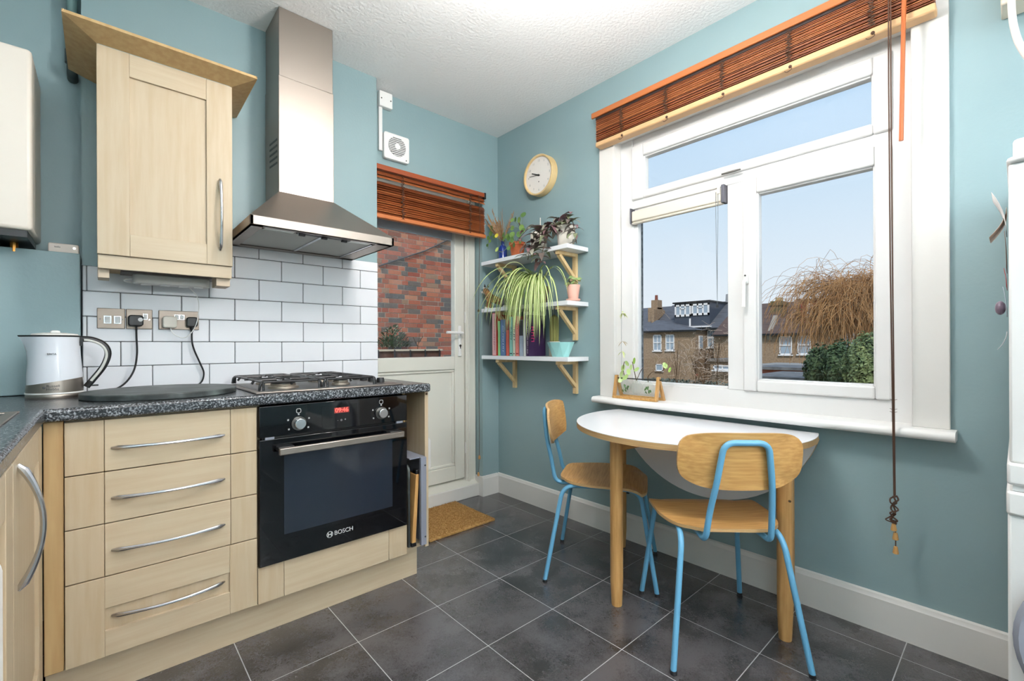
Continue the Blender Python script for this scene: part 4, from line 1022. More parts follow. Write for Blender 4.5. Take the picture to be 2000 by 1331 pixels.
oval_leaf((-0.216, -0.245, ZT + 0.052), (-1, -0.2, 0.5), (0, 0, 1), 0.018, 0.013).build('leaf', M_leafL, pp)

cd_ = thing('candle', 'fat cream pillar candle with a tall wick stick on the top shelf', 'candle', (-0.09, -0.505, ZT))
MB().lathe([(0.050, 0), (0.052, 0.003), (0.052, 0.128), (0.049, 0.133), (0.044, 0.1335), (0.03, 0.126), (0.001, 0.125)], (-0.09, -0.505, ZT), 36).build('body', M_cream, cd_)
MB().cyl((-0.09, -0.520, ZT + 0.125), (-0.09, -0.520, ZT + 0.225), 0.0028, n=8).build('stick', mat('stick_white', (232, 226, 216), 0.6), cd_)

tp = thing('potted_tradescantia', 'purple striped trailing plant in a white pot on the top shelf', 'plant', (-0.095, -0.735, ZT))
pot(tp, (-0.095, -0.735, ZT), 0.058, 0.045, 0.125, M_cream, 0.0)
r5 = random.Random(21)
def trad_shoot(pts, nl, size):
    sp = spline(pts, 6); MB().tube(sp, 0.0020, 6).build('stem', M_stem, tp)
    for i in range(nl):
        t = (i + 0.6) / nl; p = sp[min(len(sp) - 1, int(t * (len(sp) - 1)))]
        az = r5.uniform(0, 2 * PI)
        d = Vector((math.cos(az) * 0.8 - 0.35, math.sin(az), r5.uniform(-0.2, 0.7)))
        L = size * r5.uniform(0.7, 1.15)
        rows = ribbon(p, d, L, L * 0.17, r5.uniform(0.8, 2.2), 7, r5.uniform(-0.6, 0.6), 0.25)
        if max(q[1].x for q in rows) > -0.004: continue
        ribbon_mesh(rows).build('leaf', M_trad, tp)
P0 = (-0.11, -0.72, ZT + 0.105)
trad_shoot([P0, (-0.17, -0.68, ZT + 0.135), (-0.20, -0.63, ZT + 0.10), (-0.215, -0.60, ZT + 0.03), (-0.22, -0.57, ZT - 0.04)], 26, 0.098)
trad_shoot([P0, (-0.16, -0.66, ZT + 0.13), (-0.205, -0.60, ZT + 0.09), (-0.22, -0.565, ZT + 0.01), (-0.225, -0.545, ZT - 0.06)], 26, 0.098)
trad_shoot([P0, (-0.15, -0.56, ZT + 0.16), (-0.15, -0.46, ZT + 0.15), (-0.20, -0.41, ZT + 0.07)], 6, 0.075)
trad_shoot([P0, (-0.18, -0.70, ZT + 0.11), (-0.21, -0.68, ZT + 0.03), (-0.225, -0.66, ZT - 0.05), (-0.225, -0.645, ZT - 0.10)], 26, 0.098)
trad_shoot([P0, (-0.12, -0.80, ZT + 0.14), (-0.14, -0.84, ZT + 0.08), (-0.14, -0.855, ZT + 0.0)], 20, 0.092)
trad_shoot([P0, (-0.10, -0.75, ZT + 0.17), (-0.10, -0.79, ZT + 0.20)], 15, 0.085)
trad_shoot([P0, (-0.10, -0.70, ZT + 0.17), (-0.11, -0.66, ZT + 0.185)], 13, 0.08)

# middle shelf -------------------------------------------------------
cat = thing('cat_figurine', 'painted tabby cat figurine with an upright dark tail on the middle shelf', 'figurine', (-0.125, -0.12, ZM))
KC = (-0.125, -0.12)
r6 = random.Random(2)
M_cat = mat('tabby', (150, 104, 60), 0.4, col2=(86, 58, 38), nscale=50, stretch=(1, 0.35, 1), ramp=(0.45, 0.6))
sk_v = [(-0.150, -0.085, ZM + 0.085, 0.026), (-0.140, -0.100, ZM + 0.060, 0.030), (-0.118, -0.140, ZM + 0.055, 0.029), (-0.10, -0.172, ZM + 0.058, 0.026),   # chest -> rump
        (-0.158, -0.070, ZM + 0.112, 0.019), (-0.160, -0.060, ZM + 0.130, 0.026), (-0.163, -0.036, ZM + 0.125, 0.013),        # neck, head, muzzle
        (-0.162, -0.080, ZM + 0.030, 0.010), (-0.166, -0.078, ZM + 0.008, 0.009), (-0.132, -0.075, ZM + 0.030, 0.010), (-0.134, -0.070, ZM + 0.008, 0.009),
        (-0.122, -0.178, ZM + 0.030, 0.012), (-0.124, -0.172, ZM + 0.008, 0.009), (-0.085, -0.178, ZM + 0.030, 0.012), (-0.085, -0.172, ZM + 0.008, 0.009)]
sk_e = [(0, 1), (1, 2), (2, 3), (0, 4), (4, 5), (5, 6), (0, 7), (7, 8), (0, 9), (9, 10), (3, 11), (11, 12), (3, 13), (13, 14)]
me = bpy.data.meshes.new('cat_body'); inv = WM[cat].inverted()
me.from_pydata([tuple(inv @ Vector(v[:3])) for v in sk_v], sk_e, [])
cb_ = bpy.data.objects.new('body', me); COL.objects.link(cb_); cb_.parent = cat; me.materials.append(M_cat)
md = cb_.modifiers.new('skin', 'SKIN'); md.use_smooth_shade = True
for i, v in enumerate(sk_v): me.skin_vertices[0].data[i].radius = (v[3], v[3])
me.skin_vertices[0].data[1].use_root = True
sd = cb_.modifiers.new('sub', 'SUBSURF'); sd.levels = 2; sd.render_levels = 2
for s in (-1, 1):
    MB().cyl((-0.160 + s * 0.013, -0.064, ZM + 0.150), (-0.160 + s * 0.015, -0.064, ZM + 0.172), 0.008, 0.001, n=8).build('ear', mat('cat_dark', (42, 34, 32), 0.4), cat)
    MB().ball((-0.163 + s * 0.015, -0.040, ZM + 0.133), 0.0035, 6).build('eye', mat('cat_eye', (60, 90, 50), 0.1), cat)
    MB().tube([(-0.163 + s * 0.008, -0.026, ZM + 0.122), (-0.163 + s * 0.020, -0.018, ZM + 0.132)], 0.0004, 4).tube([(-0.163 + s * 0.008, -0.026, ZM + 0.120), (-0.163 + s * 0.022, -0.02, ZM + 0.121)], 0.0004, 4).build('whiskers', M_white, cat)
MB().ball((-0.164, -0.028, ZM + 0.117), 0.010, 8, (1, 1, 0.8)).ball((-0.163, -0.042, ZM + 0.147), 0.008, 6, (0.6, 1.2, 1.2)).build('white_blaze', M_cream, cat)
for (x, y) in ((-0.168, -0.068), (-0.136, -0.060)):
    MB().ball((x, y, ZM + 0.008), 0.010, 8, (0.9, 1.3, 0.75)).build('paw', M_cream, cat)
MB().tube(spline([(-0.098, -0.190, ZM + 0.07), (-0.096, -0.202, ZM + 0.11), (-0.095, -0.200, ZM + 0.16), (-0.095, -0.203, ZM + 0.21)], 6), lambda t: 0.0085 - 0.002 * t, 10).build('tail', MATS['cat_dark'], cat)

cm = thing('toy_camera', 'small dark grey vintage camera behind the spider plant leaves', 'camera', (-0.13, -0.275, ZM))
MB().box(-0.165, -0.105, -0.335, -0.225, ZM + 0.012, ZM + 0.066).build('body', mat('camera_body', (62, 64, 70), 0.4), cm, bevel=0.012, seg=3)
MB().box(-0.160, -0.11, -0.33, -0.235, ZM + 0.0005, ZM + 0.014).build('base', M_cream, cm, bevel=0.003)
MB().box(-0.155, -0.115, -0.325, -0.275, ZM + 0.066, ZM + 0.092).build('viewfinder', M_black, cm, bevel=0.004)
MB().cyl((-0.165, -0.305, ZM + 0.042), (-0.185, -0.305, ZM + 0.042), 0.022, n=24).build('lens', M_black, cm)
for y in (-0.245, -0.29): MB().cyl((-0.135, y, ZM + 0.066), (-0.135, y, ZM + 0.082), 0.008, n=12).build('dial', M_chrome, cm)

sp_ = thing('spider_plant', 'variegated spider plant spilling over the middle shelf', 'plant', (-0.10, -0.52, ZM))
pot(sp_, (-0.10, -0.52, ZM + 0.0006), 0.060, 0.045, 0.11, mat('pot_dark', (92, 76, 66), 0.6), 0.004)
r7 = random.Random(77)
for i in range(210):
    az = r7.gauss(PI, 1.0)                      # mostly towards the room (-x)
    d = Vector((math.cos(az), math.sin(az) * 1.1, r7.uniform(0.9, 2.3)))
    L = r7.uniform(0.30, 0.60)
    b0 = Vector((-0.105 + r7.uniform(-0.02, 0.015), -0.52 + r7.uniform(-0.03, 0.03), ZM + 0.095))
    rows = ribbon(b0, d, L, r7.uniform(0.0035, 0.0060), r7.uniform(3.2, 6.0), 16, r7.uniform(-0.8, 0.8), 0.3)
    ok = True
    for l, m_, r_ in rows:
        if m_.x > -0.006 or m_.z < 1.0: ok = False
        if -0.19 < m_.x and abs(m_.z - (ZM - 0.012)) < 0.02: ok = False
        if m_.x > -0.19 and m_.z < ZM: ok = False
        if m_.z > ZT - 0.03 and m_.x > -0.19: ok = False
    if not ok: continue
    ribbon_mesh(rows, True).build('leaf', [M_spE, M_spC], sp_)
for (pts) in ([(-0.11, -0.50, ZM + 0.11), (-0.17, -0.44, ZM + 0.25), (-0.21, -0.36, ZM + 0.27), (-0.215, -0.27, ZM + 0.20), (-0.215, -0.245, ZM + 0.08)],
              [(-0.11, -0.54, ZM + 0.11), (-0.20, -0.50, ZM + 0.20), (-0.225, -0.44, ZM + 0.10), (-0.225, -0.40, ZM - 0.02), (-0.225, -0.38, ZM - 0.14)]):
    MB().tube(spline(pts, 8), 0.0022, 6).build('runner', M_spC, sp_)

pk = thing('potted_succulent', 'leafy green and red plant in a pink pot on the middle shelf', 'plant', (-0.10, -0.795, ZM))
pot(pk, (-0.10, -0.795, ZM + 0.014), 0.041, 0.029, 0.082, M_pink, 0.0)
MB().lathe([(0.030, 0), (0.040, 0.004), (0.042, 0.014), (0.039, 0.014), (0.036, 0.008)], (-0.10, -0.795, ZM + 0.0005), 28).build('saucer', M_pink, pk)
r8 = random.Random(4)
for i in range(46):
    az = r8.uniform(0, 2 * PI); el = r8.uniform(-0.1, 1.3); R = r8.uniform(0.02, 0.055)
    c = Vector((-0.105 + R * math.cos(az) * 0.9, -0.79 + R * math.sin(az) * 1.0, ZM + 0.095 + 0.045 * math.sin(el)))
    if c.x > -0.012: continue
    oval_leaf(c, (math.cos(az) - 0.6, math.sin(az), 0.7), (r8.uniform(-1, 1), r8.uniform(-1, 1), 0.3), r8.uniform(0.008, 0.014), r8.uniform(0.006, 0.010), 9).build('leaf', mat('succulent', (120, 140, 90), 0.45, random_cols=[(116, 146, 84), (150, 170, 110), (110, 58, 56)]), pk)

# bottom shelf ---------------------------------------------------------
def book(label, u0, u1, vtop, col, depth=0.135, mark=None, cover=None, name='book'):
    xs = -0.168
    y0 = onX(u0, 695, xs).y; y1 = onX(u1, 695, xs).y; z1 = onX(u0, vtop, xs).z
    t = thing(name, label, 'book', (xs + depth / 2, (y0 + y1) / 2, ZB), group='books on the bottom shelf')
    a, b = min(y0, y1) + 0.0007, max(y0, y1) - 0.0007
    m = mat('book_' + label.split()[0] + label.split()[1], col, 0.5, col2=tuple(int(c * 0.92) for c in col), nscale=14)
    c = 0.002
    MB().box(xs, xs + depth, a, a + c, ZB + 0.0006, z1).box(xs, xs + depth, b - c, b, ZB + 0.0006, z1).box(xs, xs + c, a, b, ZB + 0.0006, z1).build('cover', m, t, bevel=0.0007)
    MB().box(xs + c, xs + depth - 0.004, a + c, b - c, ZB + 0.004, z1 - 0.004).build('pages', M_cream, t)
    return t, a, b, z1, xs
def spine_marks(bk, z0, z2, size, col, seed):
    """a line of small printed strokes, too fine in the photograph to read"""
    t, a, b, z1, xs = bk; r = random.Random(seed); mb = MB(); yc = (a + b) / 2; z = z2
    while z > z0:
        h = size * r.uniform(0.35, 0.8)
        mb.box(xs - 0.0005, xs, yc - size / 2, yc + size * r.uniform(0.1, 0.5), z - h * 0.4, z)
        mb.box(xs - 0.0005, xs, yc - size / 2, yc - size * r.uniform(0.1, 0.3), z - h, z)
        z -= h + size * (0.25 if r.random() < 0.8 else 0.8)
    mb.build('title_print', mat('ink_%d_%d_%d' % col, col, 0.5), t, smooth=False)
def spine_patch(bk, z0, z2, col, dy=0.0):
    t, a, b, z1, xs = bk
    MB().box(xs - 0.0005, xs, a + 0.001 + dy, b - 0.001 - dy, z0, z2).build('spine_print', mat('patch_%d_%d_%d' % col, col, 0.5), t, smooth=False)
bk = book('tall red book with a pink patterned spine', 961.5, 969.6, 612, (206, 66, 48), 0.160)
spine_patch(bk, ZB + 0.004, bk[3] - 0.004, (232, 178, 178)); spine_marks(bk, 1.03, 1.24, 0.016, (206, 110, 120), 1)
bk = book('thin light green paperback next to the red book', 972.5, 977.0, 627.5, (150, 214, 140), 0.12)
bk = book('slate blue hardback with white lettering', 977.4, 987.8, 625, (88, 118, 160), 0.13); spine_marks(bk, 1.02, 1.19, 0.012, (206, 216, 232), 2)
bk = book('narrow coral red book beside the blue hardback', 988.2, 994.6, 624, (214, 96, 76), 0.13); spine_patch(bk, 1.16, 1.20, (120, 40, 36), 0.003)
bk = book('mint green book with dark lettering', 995.0, 1001.2, 619, (146, 210, 196), 0.135); spine_marks(bk, 1.10, 1.18, 0.012, (40, 70, 70), 3); spine_patch(bk, ZB + 0.012, ZB + 0.019, (40, 60, 60), 0.004)
bk = book('cream paperback with bold black title', 1001.5, 1006.4, 618.5, (222, 222, 200), 0.135); spine_marks(bk, 1.09, 1.19, 0.014, (40, 40, 40), 4); spine_patch(bk, ZB + 0.012, ZB + 0.018, (60, 60, 60), 0.003)
bk = book('salmon pink book with red title', 1006.7, 1013.6, 618, (232, 140, 128), 0.135); spine_marks(bk, 1.165, 1.215, 0.013, (190, 40, 40), 5); spine_marks(bk, 1.03, 1.13, 0.006, (190, 40, 40), 6); spine_patch(bk, ZB + 0.012, ZB + 0.019, (150, 30, 30), 0.004)
bk = book('grey blue book with a black upper spine', 1014.2, 1021.9, 625.5, (166, 178, 196), 0.13); spine_patch(bk, 1.122, bk[3] - 0.003, (40, 40, 44))
bk = book('plain white book beside the purple cookbook', 1022.3, 1027.2, 609, (228, 228, 224), 0.135)
bk = book('large dark purple cookbook with magenta cover letters', 1027.6, 1032.9, 615.5, (58, 38, 74), 0.150)
spine_marks(bk, 1.01, 1.225, 0.009, (226, 220, 226), 7)
ct = MB()
for k, zc in enumerate((1.165, 1.13, 1.095)):      # three bold magenta letters, turned sideways and not legible
    ct.box(-0.145, -0.118, bk[1] - 0.0006, bk[1], zc - 0.013, zc - 0.007).box(-0.145, -0.118, bk[1] - 0.0006, bk[1], zc + 0.007, zc + 0.013).box(-0.134 + 0.004 * k, -0.128 + 0.004 * k, bk[1] - 0.0006, bk[1], zc - 0.008, zc + 0.008)
ct.build('cover_print', mat('ink_magenta', (196, 50, 110), 0.5), bk[0], smooth=False)

cc = thing('potted_cactus', 'olive column cactus in a small cream pot behind the mint bowl', 'cactus', (-0.043, -0.592, ZB))
pot(cc, (-0.043, -0.592, ZB + 0.0006), 0.034, 0.032, 0.092, mat('cactus_pot', (214, 204, 184), 0.6, col2=(120, 126, 112), nscale=18, ramp=(0.5, 0.7)), 0.0)
prc = []
for i in range(13):
    t = i / 12; prc.append((0.024 * (1 + 0.12 * math.sin(PI * t)) * (1 if t < 0.85 else math.sqrt(max(0.001, 1 - ((t - 0.85) / 0.15) ** 2))), 0.075 + 0.185 * t))
cact = MB().lathe(prc, (-0.043, -0.592, ZB), 40)
for i, (x, y, z) in enumerate(cact.v):
    a = math.atan2(y + 0.592, x + 0.043); k = 1 + 0.10 * math.cos(10 * a); cact.v[i] = (-0.043 + (x + 0.043) * k, -0.592 + (y + 0.592) * k, z)
cact.build('stem', mat('cactus_green', (132, 130, 74), 0.7), cc)

mbw = thing('faceted_bowl', 'pale mint faceted bowl on the bottom shelf', 'bowl', (-0.105, -0.69, ZB))
ms = MB(); n = 8; c0 = Vector((-0.128, -0.720, ZB + 0.0005)); rows_ = [(0.062, 0.0, 0.0), (0.098, 0.085, 0.5), (0.096, 0.086, 0.5), (0.058, 0.006, 0.0)]
for (r, z, ph) in rows_:
    for i in range(n):
        a = 2 * PI * (i + ph) / n; ms.v.append((c0.x + r * 0.55 * math.cos(a), c0.y + r * math.sin(a) * 0.98, c0.z + z))
def tri(k0, k1, flip):
    for i in range(n):
        a, b, c, d = k0 * n + i, k0 * n + (i + 1) % n, k1 * n + i, k1 * n + (i - 1) % n
        for f_ in ((a, b, c), (a, c, d)): ms.f.append(list(f_)); ms.mi.append(0)
tri(0, 1, 0)
for i in range(n): ms.f.append([n + i, n + (i + 1) % n, 2 * n + (i + 1) % n, 2 * n + i]); ms.mi.append(0)
tri(3, 2, 0)
ms.f.append(list(range(n))[::-1]); ms.mi.append(0); ms.f.append([3 * n + i for i in range(n)]); ms.mi.append(0)
ms.build('bowl', M_mint, mbw, smooth=False)

# ---------------------------------------------------------------- propagation stand on the window board
pg = thing('propagation_stand', 'small oak frame holding glass bulbs with cuttings on the window board', 'plant stand', (-0.02, -1.16, 0.77))
PX, PY0, PY1, PZ = -0.022, -1.295, -1.040, 0.7705
for y in (PY0, PY1):
    MB().hexa([(PX - 0.035, y - 0.007, PZ), (PX - 0.017, y - 0.007, PZ), (PX - 0.017, y + 0.007, PZ), (PX - 0.035, y + 0.007, PZ), (PX - 0.009, y - 0.007, PZ + 0.125), (PX + 0.009, y - 0.007, PZ + 0.125), (PX + 0.009, y + 0.007, PZ + 0.125), (PX - 0.009, y + 0.007, PZ + 0.125)]).build('upright', M_oak, pg, bevel=0.001)
    MB().hexa([(PX + 0.040, y - 0.007, PZ), (PX + 0.058, y - 0.007, PZ), (PX + 0.058, y + 0.007, PZ), (PX + 0.040, y + 0.007, PZ), (PX - 0.004, y - 0.007, PZ + 0.115), (PX + 0.010, y - 0.007, PZ + 0.115), (PX + 0.010, y + 0.007, PZ + 0.115), (PX - 0.004, y + 0.007, PZ + 0.115)]).build('rear_prop', M_oak, pg, bevel=0.001)
MB().box(PX - 0.035, PX - 0.019, PY0, PY1, PZ, PZ + 0.014).build('front_rail', M_oakH, pg, bevel=0.001)
MB().box(PX + 0.042, PX + 0.056, PY0, PY1, PZ, PZ + 0.014).build('back_rail', M_oakH, pg, bevel=0.001)
MB().cyl((PX, PY0 - 0.018, PZ + 0.108), (PX, PY1 + 0.010, PZ + 0.108), 0.003, n=8).build('rod', M_black, pg)
M_bulb = glass_mat('bulb_glass', (0.96, 0.98, 0.97))
r9 = random.Random(14)
for k, y in enumerate((-1.095, -1.165, -1.235)):
    b = MB().lathe([(0.001, -0.078), (0.016, -0.075), (0.028, -0.062), (0.033, -0.045), (0.028, -0.026), (0.015, -0.012), (0.0095, 0.0), (0.0095, 0.014), (0.012, 0.016)], (PX, y, PZ + 0.105), 28, cap=False).build('glass_bulb', M_bulb, pg)
    if k != 1:
        lv = MB()
        for j in range(14):
            c = Vector((PX + r9.uniform(-.014, .014), y + r9.uniform(-.015, .015), PZ + 0.105 - r9.uniform(0.035, 0.065)))
            l_ = oval_leaf(c, (-1, r9.uniform(-1, 1), r9.uniform(-.5, .5)), (0, r9.uniform(-1, 1), 1), 0.008, 0.004, 8); lv.add(l_.v, l_.f)
        lv.build('cutting_roots', M_leaf, b)
for pts, lvs in (([(PX, -1.095, PZ + 0.10), (PX - 0.005, -1.085, PZ + 0.16), (PX, -1.090, PZ + 0.20)], [(-1.075, 0.13, 0.022), (-1.10, 0.115, 0.020), (-1.085, 0.165, 0.019), (-1.11, 0.19, 0.017), (-1.12, 0.145, 0.018), (-1.07, 0.10, 0.02)]),
                 ([(PX, -1.165, PZ + 0.10), (PX, -1.15, PZ + 0.155), (PX, -1.14, PZ + 0.20)], [(-1.135, 0.17, 0.020), (-1.155, 0.205, 0.018), (-1.17, 0.16, 0.016)]),
                 ([(PX, -1.235, PZ + 0.095), (PX, -1.235, PZ + 0.125), (PX - 0.002, -1.265, PZ + 0.15), (PX - 0.004, -1.315, PZ + 0.155), (PX - 0.004, -1.33, PZ + 0.175)], [(-1.335, 0.185, 0.019), (-1.36, 0.165, 0.014)])):
    MB().tube(spline(pts, 6), 0.0022, 6).build('stem', M_stem, pg)
    for (y, z, r) in lvs:
        oval_leaf((PX - 0.006, y, PZ + z), (-1, r9.uniform(-.5, .5), r9.uniform(-.2, .5)), (0, r9.uniform(-1, 1), 1), r, r * 0.62).build('leaf', mat('cutting_leaf', (164, 190, 120), 0.45, random_cols=[(160, 188, 112), (190, 208, 150), (150, 190, 80)]), pg)
MB().tube(spline([(PX, -1.165, PZ + 0.10), (PX, -1.19, PZ + 0.15), (PX, -1.205, PZ + 0.17)], 5), 0.0018, 6).build('stem', M_stem, pg)
vn = thing('air_plant', 'hanging air plant strung on a thread in the window reveal', 'plant', (-0.01, -1.075, 1.0))
MB().tube([(-0.006, -1.060, 2.19), (-0.008, -1.07, 1.25), (-0.008, -1.068, 1.02)], 0.0006, 4).build('thread', M_pale, vn)
for (z, n_, m_) in ((1.235, 11, mat('air_leaf', (196, 204, 130), 0.5)), (1.08, 4, mat('air_brown', (164, 140, 92), 0.6)), (1.025, 4, MATS['air_leaf'])):
    for i in range(n_):
        az = r9.uniform(0, 2 * PI); rows = ribbon((-0.009, -1.07, z), (math.cos(az) * 0.5 - 0.2, math.sin(az), r9.uniform(-1.2, 0.6)), r9.uniform(0.025, 0.05), 0.004, 1.0, 5)
        if max(q[1].x for q in rows) > 0.03: continue
        ribbon_mesh(rows).build('leaf', m_, vn)

# ---------------------------------------------------------------- drop-leaf table
tb = thing('drop_leaf_table', 'round white drop-leaf table with oak legs pushed under the window', 'table', (-0.25, -1.53, 0))
TC, TR, TZ = Vector((-0.195, -1.535)), 0.488, 0.711
XB, XS = -0.045, -0.250
def cyc(x): return math.sqrt(max(0, TR * TR - (x - TC.x) ** 2))
h = cyc(XS)
a0 = math.atan2(h, XS - TC.x); 
front = [(TC.x + TR * math.cos(t), TC.y + TR * math.sin(t)) for t in [a0 + (2 * PI - 2 * a0) * i / 40 for i in range(41)]]
hb2 = cyc(XB); ab = math.atan2(hb2, XB - TC.x)
strip = [(TC.x + TR * math.cos(t), TC.y + TR * math.sin(t)) for t in [ab + (a0 - ab) * i / 8 for i in range(9)]] + [(TC.x + TR * math.cos(t), TC.y + TR * math.sin(t)) for t in [-a0 + (a0 - ab) * i / 8 for i in range(9)]]
for nm, poly in (('front_leaf', [(p[0] - 0.0006, p[1]) for p in front]), ('centre_top', strip)):
    o = MB().prism(poly, 'z', TZ - 0.024, TZ - 0.002).build(nm, M_ply, tb)
    MB().prism(poly, 'z', TZ - 0.002, TZ).build('laminate', M_laminate, o)
sag = [(TC.y + p, 0) for p in ()]
leafp = []
for i in range(31):
    t = -ab + 2 * ab * i / 30; leafp.append((TC.y + TR * math.sin(t), TZ - 0.026 - (TC.x + TR * math.cos(t) - XB)))
o = MB().prism(leafp, 'x', XB + 0.0015, XB + 0.020).build('dropped_leaf', M_ply, tb)
MB().prism(leafp, 'x', XB - 0.0005, XB + 0.0015).build('laminate', M_laminate, o)
def oleg(x, y, r=0.026):
    MB().lathe([(r * 0.80, 0.0), (r * 0.82, 0.006), (r, 0.10), (r, TZ - 0.026)], (x, y, 0), 16).build('leg', M_oak, tb)
for (x, y) in ((-0.578, -1.427), (-0.312, -1.962), (-0.105, -1.125), (-0.102, -1.905)): oleg(x, y)
def rail(p0, p1, z0, z1, th=0.018):
    a = Vector((*p0, 0)); b = Vector((*p1, 0)); d = (b - a).normalized(); n = Vector((-d.y, d.x, 0)) * th / 2
    MB().hexa([a + n + Vector((0, 0, z0)), a - n + Vector((0, 0, z0)), b - n + Vector((0, 0, z0)), b + n + Vector((0, 0, z0)), a + n + Vector((0, 0, z1)), a - n + Vector((0, 0, z1)), b - n + Vector((0, 0, z1)), b + n + Vector((0, 0, z1))]).build('apron', M_oakH, tb)
rail((-0.56, -1.43), (-0.12, -1.49), 0.628, 0.686); rail((-0.10, -1.15), (-0.10, -1.885), 0.628, 0.686); rail((-0.12, -1.91), (-0.30, -1.955), 0.628, 0.686); rail((-0.12, -1.13), (-0.24, -1.13), 0.628, 0.686)
for z in (0.635, 0.505): MB().cyl((-0.330, -1.982, z), (-0.334, -1.986, z), 0.004, n=8).build('bolt_hole', M_stem, tb)

# ---------------------------------------------------------------- chairs
def make_chair(label):
    t = thing('dining_chair', label, 'chair', (0, 0, 0), 0.0, group='oak veneer chairs with blue tube frames')
    R = 0.0098
    for s in (-1, 1):
        for pts in (fillet([(s * 0.205, 0.240, 0.006), (s * 0.160, 0.172, 0.424), (s * 0.150, 0.0, 0.424)], 0.055, 7), fillet([(s * 0.150, 0.0, 0.424), (s * 0.165, -0.165, 0.424), (s * 0.218, -0.240, 0.006)], 0.060, 7)):
            l = MB().tube(pts, R, 12).build('leg', M_blue, t, local=True)
            e_ = pts[0] if pts[0].z < 0.1 else pts[-1]
            MB().cyl((e_.x, e_.y, 0.0), (e_.x, e_.y, 0.012), 0.0112, n=12).build('foot_cap', M_black, l, local=True)
        MB().cyl((s * 0.155, 0.12, 0.424), (s * 0.155, 0.12, 0.408), 0.007, n=8).build('buffer', M_black, t, local=True)
    w = 0.105
    up = fillet([(-0.100, -0.02, 0.420), (-w, -0.212, 0.418), (-0.098, -0.232, 0.52), (-0.086, -0.258, 0.62), (-0.068, -0.274, 0.752), (0.068, -0.274, 0.752), (0.086, -0.258, 0.62), (0.098, -0.232, 0.52), (w, -0.212, 0.418), (0.100, -0.02, 0.420)], 0.034, 7)
    MB().tube(up, R, 12).build('back_frame', M_blue, t, local=True)
    MB().tube([(-0.152, 0.05, 0.424), (0.152, 0.05, 0.424)], 0.008, 8).tube([(-0.152, -0.10, 0.424), (0.152, -0.10, 0.424)], 0.008, 8).build('cross_bar', M_blue, t, local=True)
    def sheet(f, nu, nv, th, nrm):
        mb = MB(); v = []
        for k in (0, 1):
            for j in range(nv + 1):
                for i in range(nu + 1):
                    p = Vector(f(-1 + 2 * i / nu, -1 + 2 * j / nv)); v.append(p + Vector(nrm) * (th * k))
        N = (nu + 1) * (nv + 1); q = lambda i, j, k: k * N + j * (nu + 1) + i
        mb.v = [tuple(p) for p in v]
        for j in range(nv):
            for i in range(nu):
                mb.f.append([q(i, j, 0), q(i, j + 1, 0), q(i + 1, j + 1, 0), q(i + 1, j, 0)]); mb.mi.append(0)
                mb.f.append([q(i, j, 1), q(i + 1, j, 1), q(i + 1, j + 1, 1), q(i, j + 1, 1)]); mb.mi.append(0)
        for i in range(nu):
            mb.f.append([q(i, 0, 0), q(i + 1, 0, 0), q(i + 1, 0, 1), q(i, 0, 1)]); mb.mi.append(1)
            mb.f.append([q(i, nv, 0), q(i, nv, 1), q(i + 1, nv, 1), q(i + 1, nv, 0)]); mb.mi.append(1)
        for j in range(nv):
            mb.f.append([q(0, j, 0), q(0, j, 1), q(0, j + 1, 1), q(0, j + 1, 0)]); mb.mi.append(1)
            mb.f.append([q(nu, j, 0), q(nu, j + 1, 0), q(nu, j + 1, 1), q(nu, j, 1)]); mb.mi.append(1)
        return mb
    def squircle(u, v, n):
        m = max(abs(u), abs(v))
        if m < 1e-6: return 0.0, 0.0
        k = (abs(u / m) ** n + abs(v / m) ** n) ** (-1.0 / n)
        return u * k, v * k
    def seat(u, v):
        x, y = squircle(u, v, 5.0)
        wd = 0.204 if v > -0.1 else 0.204 - 0.046 * ((-0.1 - v) / 0.9) ** 1.3
        z = 0.444 - 0.008 * (1 - u * u) * (1 - v * v)
        if v > 0.45: z -= 0.030 * ((v - 0.45) / 0.55) ** 2
        if v < -0.5: z += 0.006 * ((-0.5 - v) / 0.5) ** 2
        return (x * wd, y * 0.198 + 0.006, z)
    sheet(seat, 20, 20, 0.011, (0, 0, -1)).build('seat', [M_oakH, M_ply], t, local=True, ang=50)
    def back(u, v):
        x, zz_ = squircle(u, v, 4.2 if v > 0 else 3.0)
        z = 0.687 + zz_ * 0.094
        y = -0.244 - (z - 0.60) * 0.13 + 0.030 * u * u
        return (x * 0.198, y, z)
    sheet(back, 20, 12, 0.010, (0, 1, 0)).build('backrest', [M_oakH, M_ply], t, local=True, ang=50)
    return t
ch1 = make_chair('oak veneer chair with blue legs in the corner below the bookshelf')
ch2 = copy_tree(ch1)
ch2['label'] = 'oak veneer chair with blue legs, its back turned to the room'
ch1.location = (-0.354, -1.194, 0); ch1.rotation_euler = (0, 0, math.radians(-148.4))
ch2.location = (-0.449, -1.762, 0); ch2.rotation_euler = (0, 0, math.radians(-44.5))

